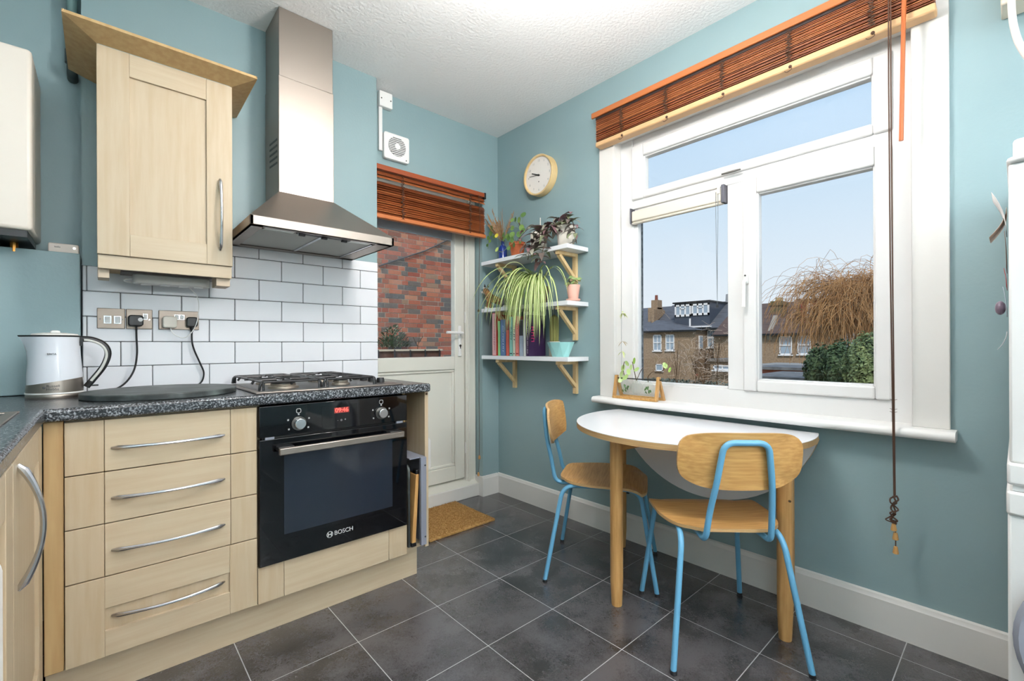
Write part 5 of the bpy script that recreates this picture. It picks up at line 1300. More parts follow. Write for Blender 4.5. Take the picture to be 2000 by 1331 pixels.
# ---------------------------------------------------------------- fridge and washer by the window wall
wm = thing('washing_machine', 'white washing machine with a grey porthole ring under the fridge', 'washing machine', (-0.32, -2.83, 0))
def bowed(x_f, bulge, y0, y1, xb, n=10):
    return [(xb, y1), (xb, y0)] + [(x_f + bulge * (abs(2 * i / n - 1) ** 2.5), y0 + (y1 - y0) * i / n) for i in range(n + 1)]
FY0, FY1 = -3.10, -2.508
MB().prism(bowed(-0.600, 0.022, FY0, FY1, -0.03), 'z', 0.012, 0.665).build('body', M_white, wm, bevel=0.006)
MB().prism(bowed(-0.606, 0.022, FY0 - 0.002, FY1 + 0.002, -0.03), 'z', 0.665, 0.720).build('control_panel', M_white, wm, bevel=0.006)
rm = Matrix.Translation((-0.600, -2.72, 0.405)) @ Matrix.Rotation(-PI / 2, 4, 'Y')
MB().lathe([(0.200, 0), (0.205, 0.012), (0.196, 0.026), (0.180, 0.028), (0.176, 0.010)], (0, 0, 0), 48, cap=False).xf(rm).build('porthole_ring', mat('ring_grey', (150, 154, 166), 0.35), wm)
MB().lathe([(0.178, 0.004), (0.178, 0.014), (0.10, 0.024), (0.001, 0.026)], (0, 0, 0), 48).xf(rm).build('porthole_glass', mat('porthole', (206, 206, 204), 0.2), wm)
for x, y in ((-0.55, -3.05), (-0.55, -2.56), (-0.08, -3.05), (-0.08, -2.56)): MB().cyl((x, y, 0), (x, y, 0.014), 0.02, n=10).build('foot', M_black, wm)
fr = thing('fridge', 'white fridge standing on the washing machine with papers on its side', 'fridge', (-0.32, -2.83, 0.722))
MB().prism(bowed(-0.60, 0.022, FY0 + 0.01, FY1 - 0.008, -0.03), 'z', 0.7215, 0.735).build('base', M_white, fr)
MB().prism(bowed(-0.606, 0.022, FY0, FY1 + 0.001, -0.03), 'z', 0.735, 0.785).build('bottom_trim', M_white, fr, bevel=0.006)
MB().prism(bowed(-0.598, 0.022, FY0 + 0.002, FY1 - 0.003, -0.03), 'z', 0.785, 1.475).build('door', M_white, fr, bevel=0.005)
MB().prism(bowed(-0.606, 0.022, FY0, FY1, -0.03), 'z', 1.475, 1.490).prism(bowed(-0.585, 0.022, FY0 + 0.01, FY1 - 0.010, -0.03), 'z', 1.49, 1.535).build('top_cap', M_white, fr, bevel=0.008)
def slip(name, label, z0, z1, x0, x1, out, col, curl=0.02):
    m = mat('paper_%d_%d_%d' % col, col, 0.7); n = 6; mb = MB()
    for i in range(n + 1):
        t = i / n; z = z0 + (z1 - z0) * t; y = FY1 + 0.0015 + out * (t ** 2) if curl > 0 else FY1 + 0.0015 + out * ((1 - t) ** 2)
        mb.v += [(x0, y, z), (x1, y, z)]
    for i in range(n): mb.f.append([2 * i, 2 * i + 1, 2 * i + 3, 2 * i + 2]); mb.mi.append(0)
    tag(mb.build(name, m, None, solid=0.0008, smooth=True), label, 'paper', 'papers stuck on the side of the fridge')
slip('note_paper', 'curling white note stuck near the top of the fridge side', 1.335, 1.43, -0.52, -0.40, 0.024, (238, 234, 232))
slip('note_paper', 'cream folded leaflet under the curling note on the fridge side', 1.33, 1.40, -0.46, -0.36, 0.030, (226, 208, 190), -1)
slip('postcard', 'brown postcard on the fridge side', 1.245, 1.335, -0.50, -0.36, 0.003, (140, 116, 104))
slip('postcard', 'red postcard on the fridge side', 1.20, 1.244, -0.50, -0.36, 0.004, (196, 66, 62))
slip('postcard', 'pale blue postcard on the fridge side', 1.13, 1.199, -0.50, -0.36, 0.006, (204, 212, 224))
slip('note_paper', 'small curled white slip low on the fridge side', 1.045, 1.09, -0.48, -0.40, 0.016, (232, 236, 238), -1)
tag(MB().ball((-0.45, FY1 + 0.0125, 1.15), 0.014, 10, (1.1, 0.7, 1.25)).build('fridge_magnet', mat('magnet_grey', (112, 96, 110), 0.4), None), 'dark domed magnet on the fridge side', 'magnet')
cu = thing('meter_box', 'cream meter box high on the wall over the fridge with a hose below', 'box', (-0.05, -2.62, 2.09))
q = onX(1954.5, 17, -0.08)
MB().box(-0.10, -0.001, -2.80, q.y, q.z, q.z + 0.25).build('case', mat('box_cream', (226, 214, 196), 0.5), cu, bevel=0.004)
hp_ = [onX(1975, -30, -0.12), onX(1976, 20, -0.13), onX(1982, 60, -0.14), onX(1996, 95, -0.15), onX(2030, 140, -0.16)]
MB().tube(spline(hp_, 6), 0.0085, 10).build('hose', mat('hose_white', (236, 226, 220), 0.35), cu)

# ---------------------------------------------------------------- unseen fill lamps added to brighten the room, behind the camera or overhead
M_fill = mat('lamp_paper', (255, 248, 238), 0.8, emit=(255, 250, 245), estr=FILL_PENDANT)
M_fillup = mat('uplight_glow', (255, 250, 244), 0.8, emit=(252, 251, 255), estr=FILL_UP)
for (x, y, lab) in ((-1.05, -1.78, 'small opal globe pendant on the window side of the kitchen'), (-1.22, -1.56, 'small opal globe pendant over the kitchen floor')):  # added pendants, fill for the ceiling and far corner
    z, R = (2.200, 0.065) if x > -1.2 else (2.270, 0.065)
    lt = thing('pendant_lamp', lab, 'lamp', (x, y, z - R))
    MB().cyl((x, y, z + R), (x, y, ZC - 0.002), 0.004, n=8).build('flex', M_white, lt)
    MB().lathe([(0.05, 0), (0.05, 0.02), (0.02, 0.03)], (x, y, ZC - 0.032), 20).build('ceiling_rose', M_white, lt)
    MB().ball((x, y, z), R, 20).build('opal_globe', M_fill, lt)
for (x, y, lab) in ((-1.95, -4.30, 'white floor uplighter by the rear wall of the kitchen'), (-2.30, -3.35, 'white floor uplighter beside the end of the side run')):  # added uplighters, fill bounced off the ceiling
    lt = thing('floor_uplighter', lab, 'lamp', (x, y, 0))
    MB().lathe([(0.13, 0), (0.13, 0.015), (0.02, 0.03), (0.012, 0.04)], (x, y, 0.0), 24).build('base', M_white, lt)
    MB().cyl((x, y, 0.035), (x, y, 0.93), 0.011, n=12).build('pole', M_white, lt)
    MB().lathe([(0.02, 0.92), (0.10, 0.95), (0.160, 0.99), (0.172, 1.15), (0.168, 1.15), (0.156, 0.99), (0.10, 0.962)], (x, y, 0.0), 32, cap=False).build('bowl_shade', M_white, lt)
    MB().lathe([(0.150, 1.000), (0.150, 1.004), (0.001, 1.005)], (x, y, 0.0), 32).build('lamp_disc', M_fillup, lt)
x, y, z, R = -1.25, -4.95, 1.85, 0.30
lt = thing('globe_lamp', 'large paper globe lamp hanging at the far end of the room', 'lamp', (x, y, z - R))  # added globe, evens the light on the lower walls
MB().cyl((x, y, z + R), (x, y, ZC - 0.002), 0.004, n=8).build('flex', M_white, lt)
MB().ball((x, y, z), R, 24).build('paper_globe', mat('globe_paper', (255, 250, 242), 0.8, emit=(255, 252, 250), estr=FILL_GLOBE), lt)
# ---------------------------------------------------------------- outside: yard wall behind the door
GZ = -3.2
struct('ground', MB().box(-8, 70, -40, 60, GZ - 0.3, GZ), mat('garden_ground', (104, 100, 84), 0.95, col2=(86, 98, 66), nscale=0.4, detail=6))
YB = 4.0
BRICKS = [(190, 112, 88), (172, 98, 80), (198, 124, 96), (156, 108, 92), (126, 114, 106), (180, 114, 92), (204, 142, 114), (116, 110, 106), (172, 136, 112), (192, 118, 96)]
M_brick = mat('yard_brick', (160, 84, 62), 0.9, random_cols=BRICKS, nscale=14, ramp=(0.15, 0.55), bump=0.4, bscale=60)
M_mortar = mat('mortar', (196, 186, 170), 0.95)
yw = struct('wall_yard', MB().box(-2.5, 4.6, YB + 0.006, YB + 0.25, GZ, 4.2), M_mortar)
VX0, VX1, VZ0, VZ1 = 0.96, 2.44, 0.83, 3.10
rb_ = random.Random(9); bl = None; rest = MB()
for row in range(62):                                   # stretchers and headers in turn, every brick a piece of its own where the door shows it
    z = -0.52 + 0.075 * row; x = -1.2 + (0.169 if row % 2 else 0.0) + rb_.uniform(-0.01, 0.01); k = row
    while x < 4.5:
        w = 0.1025 if k % 2 else 0.215
        dy = rb_.uniform(-0.003, 0.003)
        if VX0 < x + w and x < VX1 and VZ0 < z + 0.065 and z < VZ1:
            if bl is None:
                bl = MB().box(0, 1, YB, YB + 0.03, 0, 0.065).build('brick', M_brick, yw, smooth=False, local=True)
                bl.location = (x, dy, z); bl.scale = (w, 1, 1)
            else:
                share(bl, 'brick', yw, (x, dy, z), scale=(w, 1, 1))
        else:
            rest.box(x, x + w, YB + dy, YB + dy + 0.03, z, z + 0.065)
        x += w + 0.010; k += 1
rest.build('brickwork', island_mat('yard_brick_rest', BRICKS), yw, smooth=False, local=True, kind='stuff')
pln = thing('garden_planter', 'dark trough planter with silvery shrub against the brick wall outside', 'planter', (1.5, YB - 0.25, 0.6))
px0, px1 = onY(728, 690, YB - 0.32).x, onY(861, 690, YB - 0.32).x
pz = onY(800, 684, YB - 0.32).z
MB().box(px0, px1, YB - 0.32, YB - 0.04, pz - 0.26, pz - 0.02).build('trough', mat('trough_brown', (96, 62, 48), 0.7), pln, bevel=0.004)
MB().box(px0, px1 + 0.02, YB - 0.345, YB - 0.315, pz - 0.018, pz + 0.012).build('front_rail', mat('rail_cream', (206, 190, 166), 0.6), pln, bevel=0.004)
for i in range(5):
    x = px0 + (px1 - px0) * (0.06 + 0.225 * i)
    MB().tube(fillet([(x, YB - 0.30, pz + 0.0), (x, YB - 0.352, pz + 0.0), (x, YB - 0.352, pz - 0.28)], 0.02), 0.012, 6).build('hook', M_iron, pln)
MB().box(px0 - 0.1, px1 + 0.1, YB - 0.36, YB - 0.02, GZ, pz - 0.262).build('support', mat('support_grey', (120, 116, 110), 0.9), pln)
shb = thing('silver_shrub', 'silvery green shrub growing in the planter outside the door', 'shrub', (px0 + 0.3, YB - 0.18, pz - 0.02))
r10 = random.Random(31); lv = MB()
cxs = onY(768, 660, YB - 0.18)
for i in range(520):
    a = r10.uniform(0, 2 * PI); R = math.sqrt(r10.random()) * 0.27; hgt = r10.random()
    b0 = Vector((cxs.x + R * math.cos(a), YB - 0.20 + R * 0.28 * math.sin(a), pz + 0.03 + hgt * 0.34 * (1 - (R / 0.3) ** 2)))
    rows = ribbon(b0, (math.cos(a) * 0.8, math.sin(a) * 0.8, r10.uniform(0.2, 1.3)), r10.uniform(0.06, 0.12), 0.011, 1.0, 4)
    m_ = ribbon_mesh(rows); lv.add(m_.v, m_.f)
lv.build('foliage', mat('silver_leaf', (140, 152, 128), 0.6, col2=(102, 122, 86), nscale=12), shb, smooth=False)
MB().tube([(cxs.x, YB - 0.18, pz - 0.02), (cxs.x, YB - 0.18, pz + 0.2)], 0.012, 6).build('stem', M_stem, shb)
tw = thing('bare_twig', 'bare twiggy plant in the planter outside the door', 'plant', (px1 - 0.35, YB - 0.18, pz - 0.02))
MB().tube([(px1 - 0.35, YB - 0.18, pz - 0.02), (px1 - 0.33, YB - 0.18, pz + 0.10), (px1 - 0.24, YB - 0.18, pz + 0.22)], 0.006, 5).tube([(px1 - 0.34, YB - 0.18, pz + 0.05), (px1 - 0.42, YB - 0.18, pz + 0.2)], 0.005, 5).tube([(px1 - 0.33, YB - 0.18, pz + 0.1), (px1 - 0.30, YB - 0.18, pz + 0.26)], 0.004, 5).build('twigs', M_stem, tw)
cbl = MB().tube(spline([onY(740, 520, YB - 0.02), onY(800, 500, YB - 0.02), onY(835, 488, YB - 0.02), onY(888, 462, YB - 0.02)], 6), 0.012, 6)
tag(cbl.build('outdoor_cable', mat('cable_grey', (90, 88, 88), 0.7), None), 'dark cable strung across the brick wall outside', 'cable')

# ---------------------------------------------------------------- outside: terraced houses across the gardens
def hp(u, v, x):                      # point of the photograph detail (crop of the window) on a plane at x
    return onX(1230 + u / 4.0, 540 + v / 4.0, x)
M_stock = mat('stock_brick', (166, 142, 116), 0.95, col2=(132, 110, 88), nscale=9, detail=10, ramp=(0.3, 0.7), bump=0.5, bscale=6)
M_slateR = mat('roof_slate', (98, 100, 106), 0.7, col2=(82, 82, 86), nscale=2, stretch=(1, 0.6, 8))
M_tileR = mat('roof_tile', (104, 84, 74), 0.8, col2=(82, 64, 58), nscale=1.5, stretch=(1, 0.5, 9))
M_redt = mat('hung_red_tile', (150, 70, 58), 0.8, col2=(130, 58, 48), nscale=5, stretch=(1, 1, 6))
M_dormer = mat('dormer_slate', (66, 72, 84), 0.6)
M_lead = mat('coping', (150, 142, 130), 0.8)
M_far = mat('far_pane', (150, 166, 180), 0.08, spec=0.8)
M_curt = mat('net_curtain', (212, 218, 224), 0.7)

def wbox(mb, x0, x1, ya, yb, z0, z1): return mb.box(x0, x1, ya, yb, z0, z1)
def fwin(parent, u0, v0, u1, v1, x, sash=True, mull=False):
    a = hp(u0, v0, x); b = hp(u1, v1, x)
    y0, y1 = min(a.y, b.y), max(a.y, b.y); z0, z1 = min(a.z, b.z), max(a.z, b.z)
    t = 0.07
    f_ = MB().box(x - 0.07, x + 0.05, y0, y0 + t, z0, z1).box(x - 0.07, x + 0.05, y1 - t, y1, z0, z1).box(x - 0.07, x + 0.05, y0, y1, z0, z0 + t).box(x - 0.07, x + 0.05, y0, y1, z1 - t, z1)
    if sash: f_.box(x - 0.08, x + 0.03, y0, y1, (z0 + z1) / 2 - 0.04, (z0 + z1) / 2 + 0.04)
    if mull: f_.box(x - 0.06, x + 0.03, (y0 + y1) / 2 - 0.03, (y0 + y1) / 2 + 0.03, z0, z1)
    f_.box(x - 0.14, x, y0 - 0.06, y1 + 0.06, z0 - 0.09, z0)
    w_ = f_.build('window', M_upvc, parent, smooth=False)
    MB().box(x - 0.02, x + 0.02, y0 + t, y1 - t, z0 + t, z1 - t).build('pane', M_far, w_, smooth=False)
    MB().box(x + 0.021, x + 0.05, y0 + t, y0 + t + (y1 - y0) * 0.3, z0 + t, z1 - t).build('curtain', M_curt, w_, smooth=False)
    return w_
XE, XM2, XR = 34.0, 36.0, 40.0         # extension fronts, main fronts, ridge line

XC = 37.6
YB2 = hp(1095, 445, XE).y + 4.45
# house with the slate hipped extension and chimney
h1 = thing('terraced_house', 'slate roofed brick terraced house with a tall chimney at the party wall', 'house', (XM2, hp(200, 400, XM2).y, GZ), group='terraced houses across the gardens')
e0, e1 = hp(95, 430, XE), hp(512, 430, XE); YB1 = e0.y + 0.30
m0, m1 = hp(-200, 420, XM2), Vector((XM2, YB1, 0))
rz = hp(200, 243, XR).z; ez = hp(300, 405, XM2).z
MB().box(XM2, XR + 4, m1.y, m0.y, GZ, ez).build('main_wall', M_stock, h1, smooth=False)
MB().add([(XM2 - 0.3, m1.y, ez), (XM2 - 0.3, m0.y, ez), (XR, m0.y, rz), (XR, m1.y, rz), (XR + 4.3, m1.y, ez), (XR + 4.3, m0.y, ez)], [(0, 1, 2, 3), (3, 2, 5, 4), (0, 3, 4), (1, 5, 2), (0, 4, 5, 1)]).build('main_roof', M_slateR, h1, smooth=False)
c0, c1 = hp(168, 250, XC), hp(250, 335, XC)
ch = MB().box(XC - .6, XC + .6, max(c1.y, YB1), c0.y, c1.z - 0.8, c0.z).build('chimney', M_stock, h1, smooth=False)
a_, b_ = hp(185, 190, XC), hp(240, 240, XC)
MB().box(XC - .4, XC + .4, max(b_.y, YB1), a_.y, b_.z - 0.2, a_.z).build('chimney_stack', M_stock, ch, smooth=False)
p_ = hp(208, 148, XC); MB().cyl((XC, p_.y, a_.z - 0.3), (XC, p_.y, p_.z), 0.16, 0.13, n=10).build('chimney_pot', mat('pot_clay', (128, 74, 60), 0.8), ch)
MB().box(XC - 1, XC + 1, YB1 + 0.03, YB1 + 0.3, ez - 1, c0.z - 0.2).build('party_wall', M_stock, h1, smooth=False)

# house with the dark dormer
h2 = thing('terraced_house', 'brick terraced house with a dark loft dormer above a hipped slate extension', 'house', (XM2, hp(600, 400, XM2).y, GZ), group='terraced houses across the gardens')
m0, m1 = Vector((XM2, YB1, 0)), Vector((XM2, YB2, 0))
ez2 = hp(640, 408, XM2).z; rz2 = hp(700, 200, XR).z
MB().box(XM2, XR + 4, m1.y, m0.y - 0.01, GZ, ez2).build('main_wall', M_stock, h2, smooth=False)
MB().add([(XM2 - 0.3, m1.y, ez2), (XM2 - 0.3, m0.y, ez2), (XR, m0.y, rz2), (XR, m1.y, rz2), (XR + 4.3, m1.y, ez2), (XR + 4.3, m0.y, ez2)], [(0, 1, 2, 3), (3, 2, 5, 4), (0, 3, 4), (1, 5, 2), (0, 4, 5, 1)]).build('main_roof', M_slateR, h2, smooth=False)
d0, d1_ = hp(350, 212, XM2 + 0.3), hp(626, 395, XM2 + 0.3)
dm_ = MB().box(XM2 + 0.3, XR + 1, d1_.y, d0.y, d1_.z - 0.25, d0.z - 0.06).build('dormer', M_dormer, h2, smooth=False)
MB().box(XM2 + 0.1, XR + 1, d1_.y - 0.1, d0.y + 0.1, d0.z - 0.06, d0.z + 0.06).build('dormer_roof', M_black, dm_, smooth=False)
for (u0, v0, u1, v1, k) in ((354, 226, 480, 312, 3), (486, 218, 622, 300, 3)):
    a = hp(u0, v0, XM2 + 0.28); b = hp(u1, v1, XM2 + 0.28)
    f_ = MB(); y0, y1, z0, z1 = b.y, a.y, b.z, a.z
    f_.box(XM2 + 0.2, XM2 + 0.32, y0, y1, z0, z0 + 0.18).box(XM2 + 0.2, XM2 + 0.32, y0, y1, z1 - 0.15, z1)
    for i in range(k + 1):
        yy = y0 + (y1 - y0 - 0.13) * i / k; f_.box(XM2 + 0.2, XM2 + 0.32, yy, yy + 0.13, z0, z1)
    f_.box(XM2 + 0.2, XM2 + 0.32, y0 + (y1 - y0) / 3, y0 + 2 * (y1 - y0) / 3, z0 + (z1 - z0) * 0.62, z0 + (z1 - z0) * 0.70)
    w_ = f_.build('window', M_upvc, h2, smooth=False)
    MB().box(XM2 + 0.27, XM2 + 0.30, y0 + 0.1, y1 - 0.1, z0 + 0.1, z1 - 0.1).build('pane', M_far, w_, smooth=False)
e0, e1 = hp(95, 430, XE), hp(512, 430, XE)
MB().box(XE, XM2 + 0.2, e1.y, e0.y, GZ, e0.z).build('extension_wall', M_stock, h2, smooth=False)
ap = hp(212, 342, XE + 1.6)
zE = e0.z - 0.02
MB().add([(XE - 0.35, e0.y + 0.25, zE), (XE - 0.35, e1.y - 0.25, zE), (ap.x, ap.y, ap.z), (XM2 + 0.6, ap.y, ap.z), (XM2 + 0.6, e1.y - 0.25, zE), (XM2 + 0.6, e0.y + 0.25, zE)],
         [(0, 1, 2), (1, 4, 3, 2), (0, 2, 3, 5), (0, 5, 4, 1), (3, 4, 5)]).build('extension_roof', M_slateR, h2, smooth=False)
MB().box(XE - 0.45, XE - 0.33, e1.y - 0.25, e0.y + 0.25, zE - 0.12, zE + 0.02).build('gutter', M_black, h2)
fa, fb = onY(1230 + 538 / 4.0, 540 + 464 / 4.0, e1.y - 0.01), onY(1230 + 566 / 4.0, 540 + 566 / 4.0, e1.y - 0.01)
fw_ = MB().box(fa.x, fb.x, e1.y - 0.08, e1.y, fb.z, fa.z).build('window', M_upvc, h2, smooth=False)
MB().box(fa.x + 0.07, fb.x - 0.07, e1.y - 0.1, e1.y - 0.07, fb.z + 0.08, fa.z - 0.08).build('pane', M_far, fw_, smooth=False)
for (u0, v0, u1, v1) in ((185, 458, 250, 582), (282, 456, 350, 579)): fwin(h2, u0, v0, u1, v1, XE, True, True)
fwin(h2, 205, 685, 260, 740, XE, False)
fwin(h2, 608, 410, 688, 556, XM2, True, True)
a = hp(470, 330, XM2 + 0.2); b = hp(520, 400, XM2 + 0.2)
MB().tube([(XM2 + 0.2, a.y, a.z), (XM2 + 0.2, a.y, b.z + 0.1)], 0.08, 6).box(XM2 - 0.4, XM2 + 0.2, hp(640, 400, XM2).y, a.y + 0.1, b.z - 0.02, b.z + 0.10).build('downpipe', M_upvc, h2)
MB().box(XM2 - 0.55, XM2 - 0.30, m1.y, m0.y, ez2 - 0.12, ez2 + 0.04).build('gutter', M_black, h2)
p_ = hp(770, 140, XR); MB().cyl((XR, p_.y, rz2 - 0.2), (XR, p_.y, p_.z), 0.25, 0.2, n=10).build('chimney_pot', mat('pot_pale', (160, 160, 160), 0.8), h2)

# middle house with brown tiled roofs
h3 = thing('terraced_house', 'brick terraced house with brown tiled roofs and a mossy chimney', 'house', (XM2, hp(1150, 400, XM2).y, GZ), group='terraced houses across the gardens')
YB3 = min(hp(1425, 440, XE).y - 0.40, hp(1560, 262, XM2 + 0.58).y - 0.15)
m0, m1 = Vector((XM2, YB2 - 0.02, 0)), Vector((XM2, YB3, 0))
ez3 = hp(1010, 420, XM2).z; rz3 = hp(1100, 210, XR).z
MB().box(XM2, XR + 4, m1.y, m0.y - 0.01, GZ, ez3).build('main_wall', M_stock, h3, smooth=False)
MB().add([(XM2 - 0.3, m1.y, ez3), (XM2 - 0.3, m0.y, ez3), (XR, m0.y, rz3), (XR, m1.y, rz3), (XR + 4.3, m1.y, ez3), (XR + 4.3, m0.y, ez3)], [(0, 1, 2, 3), (3, 2, 5, 4), (0, 3, 4), (1, 5, 2), (0, 4, 5, 1)]).build('main_roof', M_tileR, h3, smooth=False)
e0, e1 = hp(1010, 452, XE), hp(1425, 440, XE)
eA = hp(1095, 445, XE)
MB().box(XE, XM2 + 0.2, e1.y, eA.y + 4.1, GZ, e0.z).build('extension_wall', M_stock, h3, smooth=False)
ap = hp(1152, 318, XE + 1.8)
MB().add([(XE - 0.35, eA.y, e0.z), (XE - 0.35, e1.y - 0.3, e0.z), (ap.x, ap.y, ap.z), (XM2 + 1.2, ap.y, ap.z), (XM2 + 1.2, e1.y - 0.3, e0.z), (XM2 + 1.2, eA.y, e0.z)],
         [(0, 1, 2), (1, 4, 3, 2), (0, 2, 3, 5), (0, 5, 4, 1), (3, 4, 5)]).build('extension_roof', M_tileR, h3, smooth=False)
e9 = eA.y + 4.1
MB().add([(XE - 0.35, eA.y, e0.z), (XE - 0.35, e9, e0.z), (XM2 + 0.5, e9, ez3 + 1.2), (XM2 + 0.5, eA.y, ez3 + 1.2), (XM2 + 0.5, e9, e0.z), (XM2 + 0.5, eA.y, e0.z)], [(0, 3, 2, 1), (0, 1, 4, 5), (1, 2, 4), (0, 5, 3), (2, 3, 5, 4)]).build('rear_roof', M_tileR, h3, smooth=False)
pa, pb_ = hp(1085, 448, XE - 0.2), hp(1140, 305, XE + 1.6)
n_ = Vector((0, 0.16, 0))
MB().add([pa - n_, pa + n_, pb_ + n_, pb_ - n_] + [p + Vector((0.2, 0, -0.45)) for p in (pa - n_, pa + n_, pb_ + n_, pb_ - n_)], [(0, 1, 2, 3), (7, 6, 5, 4), (0, 4, 5, 1), (1, 5, 6, 2), (2, 6, 7, 3), (3, 7, 4, 0)]).build('gable_coping', M_lead, h3, smooth=False)
for (u0, v0, u1, v1) in ((1170, 468, 1270, 612), (1312, 465, 1416, 610)): fwin(h3, u0, v0, u1, v1, XE, True)
MB().box(XE - 0.48, XE - 0.33, e1.y - 0.3, e9, e0.z - 0.12, e0.z + 0.02).build('gutter', M_black, h3)
c0, c1 = hp(1122, 200, XC), hp(1205, 330, XC)
ch = MB().box(XC - .7, XC + .7, c1.y, c0.y, c1.z - 1.0, c0.z).box(XC - .8, XC + .8, c1.y - 0.08, c0.y + 0.08, c0.z - 0.35, c0.z - 0.12).build('chimney', mat('mossy_brick', (120, 96, 74), 0.95, col2=(88, 86, 56), nscale=3), h3, smooth=False)
p_ = hp(1168, 168, XC); MB().cyl((XC, p_.y, c0.z - 0.05), (XC, p_.y, p_.z), 0.30, 0.24, n=10).build('chimney_pot', mat('pot_buff', (168, 150, 112), 0.8), ch)
pa, pb_ = hp(1262, 330, XM2 + 0.4), hp(1316, 175, XR - 0.4)
MB().add([pa - n_, pa + n_, pb_ + n_, pb_ - n_] + [p + Vector((0.2, 0, -0.55)) for p in (pa - n_, pa + n_, pb_ + n_, pb_ - n_)], [(0, 1, 2, 3), (7, 6, 5, 4), (0, 4, 5, 1), (1, 5, 6, 2), (2, 6, 7, 3), (3, 7, 4, 0)]).build('party_coping', mat('coping_brown', (122, 96, 80), 0.9), h3, smooth=False)

# house with the red tile-hung dormer
h4 = thing('terraced_house', 'brick terraced house with a red tile hung loft behind the willow', 'house', (XM2, hp(1600, 400, XM2).y, GZ), group='terraced houses across the gardens')
m0, m1 = Vector((XM2, YB3 - 0.02, 0)), hp(2300, 420, XM2)
MB().box(XM2, XR + 4, m1.y, m0.y - 0.01, GZ, ez3).build('main_wall', M_stock, h4, smooth=False)
MB().add([(XM2 - 0.3, m1.y, ez3), (XM2 - 0.3, m0.y, ez3), (XR, m0.y, rz3), (XR, m1.y, rz3), (XR + 4.3, m1.y, ez3), (XR + 4.3, m0.y, ez3)], [(0, 1, 2, 3), (3, 2, 5, 4), (0, 3, 4), (1, 5, 2), (0, 4, 5, 1)]).build('main_roof', M_tileR, h4, smooth=False)
d0, d1_ = hp(1335, 192, XM2 + 0.6), hp(1960, 325, XM2 + 0.6)
for hh, ya, yb in ((h3, d0.y, YB3 + 0.02), (h4, YB3 - 0.04, d1_.y)):
    dm_ = MB().box(XM2 + 0.6, XR + 1, yb, ya, d1_.z - 0.2, d0.z).build('dormer', M_redt, hh, smooth=False)
    MB().box(XM2 + 0.4, XR + 1, yb, ya, d0.z + 0.001, d0.z + 0.1).build('dormer_roof', mat('dormer_felt', (112, 84, 76), 0.8), dm_, smooth=False)
for (u0, v0, u1, v1) in ((1383, 214, 1432, 314), (1498, 210, 1552, 262), (1620, 250, 1665, 300)):
    fwin(h3 if hp(u1, v0, XM2 + 0.58).y > YB3 + 0.1 else h4, u0, v0, u1, v1, XM2 + 0.58, False)
fwin(h4, 1672, 428, 1790, 584, XM2, True)
e1b = hp(1440, 440, XE + 2)

# sheds and flat roofs nearer by
def flat(name, label, x0, x1, ua, ub, vt, th, m, wallm):
    a = hp(ua, vt, x0); b = hp(ub, vt, x0)
    t = thing(name, label, 'shed', ((x0 + x1) / 2, (a.y + b.y) / 2, GZ))
    y0, y1 = min(a.y, b.y), max(a.y, b.y)
    MB().box(x0 + 0.15, x1 - 0.15, y0 + 0.15, y1 - 0.15, GZ, a.z - th).build('wall', wallm, t, smooth=False)
    MB().box(x0, x1, y0, y1, a.z - th, a.z).build('roof', m, t, smooth=False)
M_felt = mat('roof_felt', (92, 94, 96), 0.9, col2=(120, 120, 120), nscale=3)
flat('garden_shed', 'low shed with a dark flat roof below the brick extension', 24.0, 28.0, 940, 1395, 690, 0.18, mat('pale_felt', (150, 146, 140), 0.9), M_stock)
flat('garden_shed', 'brick outbuilding with a black felt roof nearer than the houses', 20.0, 23.0, 960, 1380, 705, 0.12, M_felt, mat('red_brick', (150, 84, 64), 0.9))
flat('garage', 'wide flat garage roof in grey felt under the window view', 15.6, 19.6, 900, 1500, 775, 0.15, M_felt, M_stock)
flat('garden_shed', 'small shed with a slatted roof seen behind the bare saplings', 24.0, 27.0, 600, 820, 645, 0.15, mat('brown_felt', (120, 112, 104), 0.9), M_stock)
fwin(thing('lean_to', 'white framed lean-to window beyond the bare saplings', 'window', (23.9, hp(700, 700, 23.9).y, GZ)), 655, 693, 800, 735, 23.8, False, True)

# ---------------------------------------------------------------- trees and shrubs
def blob_leaves(mb, c, rx, ry, rz, n, size, r):
    for i in range(n):
        u = r.uniform(-1, 1); a = r.uniform(0, 2 * PI); k = (1 - u * u) ** 0.5; rad = r.uniform(0.72, 1.04)
        nrm = Vector((k * math.cos(a), k * math.sin(a), u))
        bump_ = 1 + 0.12 * math.sin(5 * a + 3 * u) + 0.08 * math.sin(9 * u + 4 * a)
        p = Vector((c[0] + rx * nrm.x * rad * bump_, c[1] + ry * nrm.y * rad * bump_, c[2] + rz * nrm.z * rad * bump_))
        d = (nrm + Vector((r.uniform(-1, 1), r.uniform(-1, 1), r.uniform(-1, 1))) * 0.8).normalized(); t = d.orthogonal().normalized(); t = Matrix.Rotation(r.uniform(0, 6.28), 3, d) @ t; s = d.cross(t)
        l = size * r.uniform(0.6, 1.2)
        mb.add([p - t * l, p + s * l * 0.5, p + t * l, p - s * l * 0.5], [(0, 1, 2, 3)])
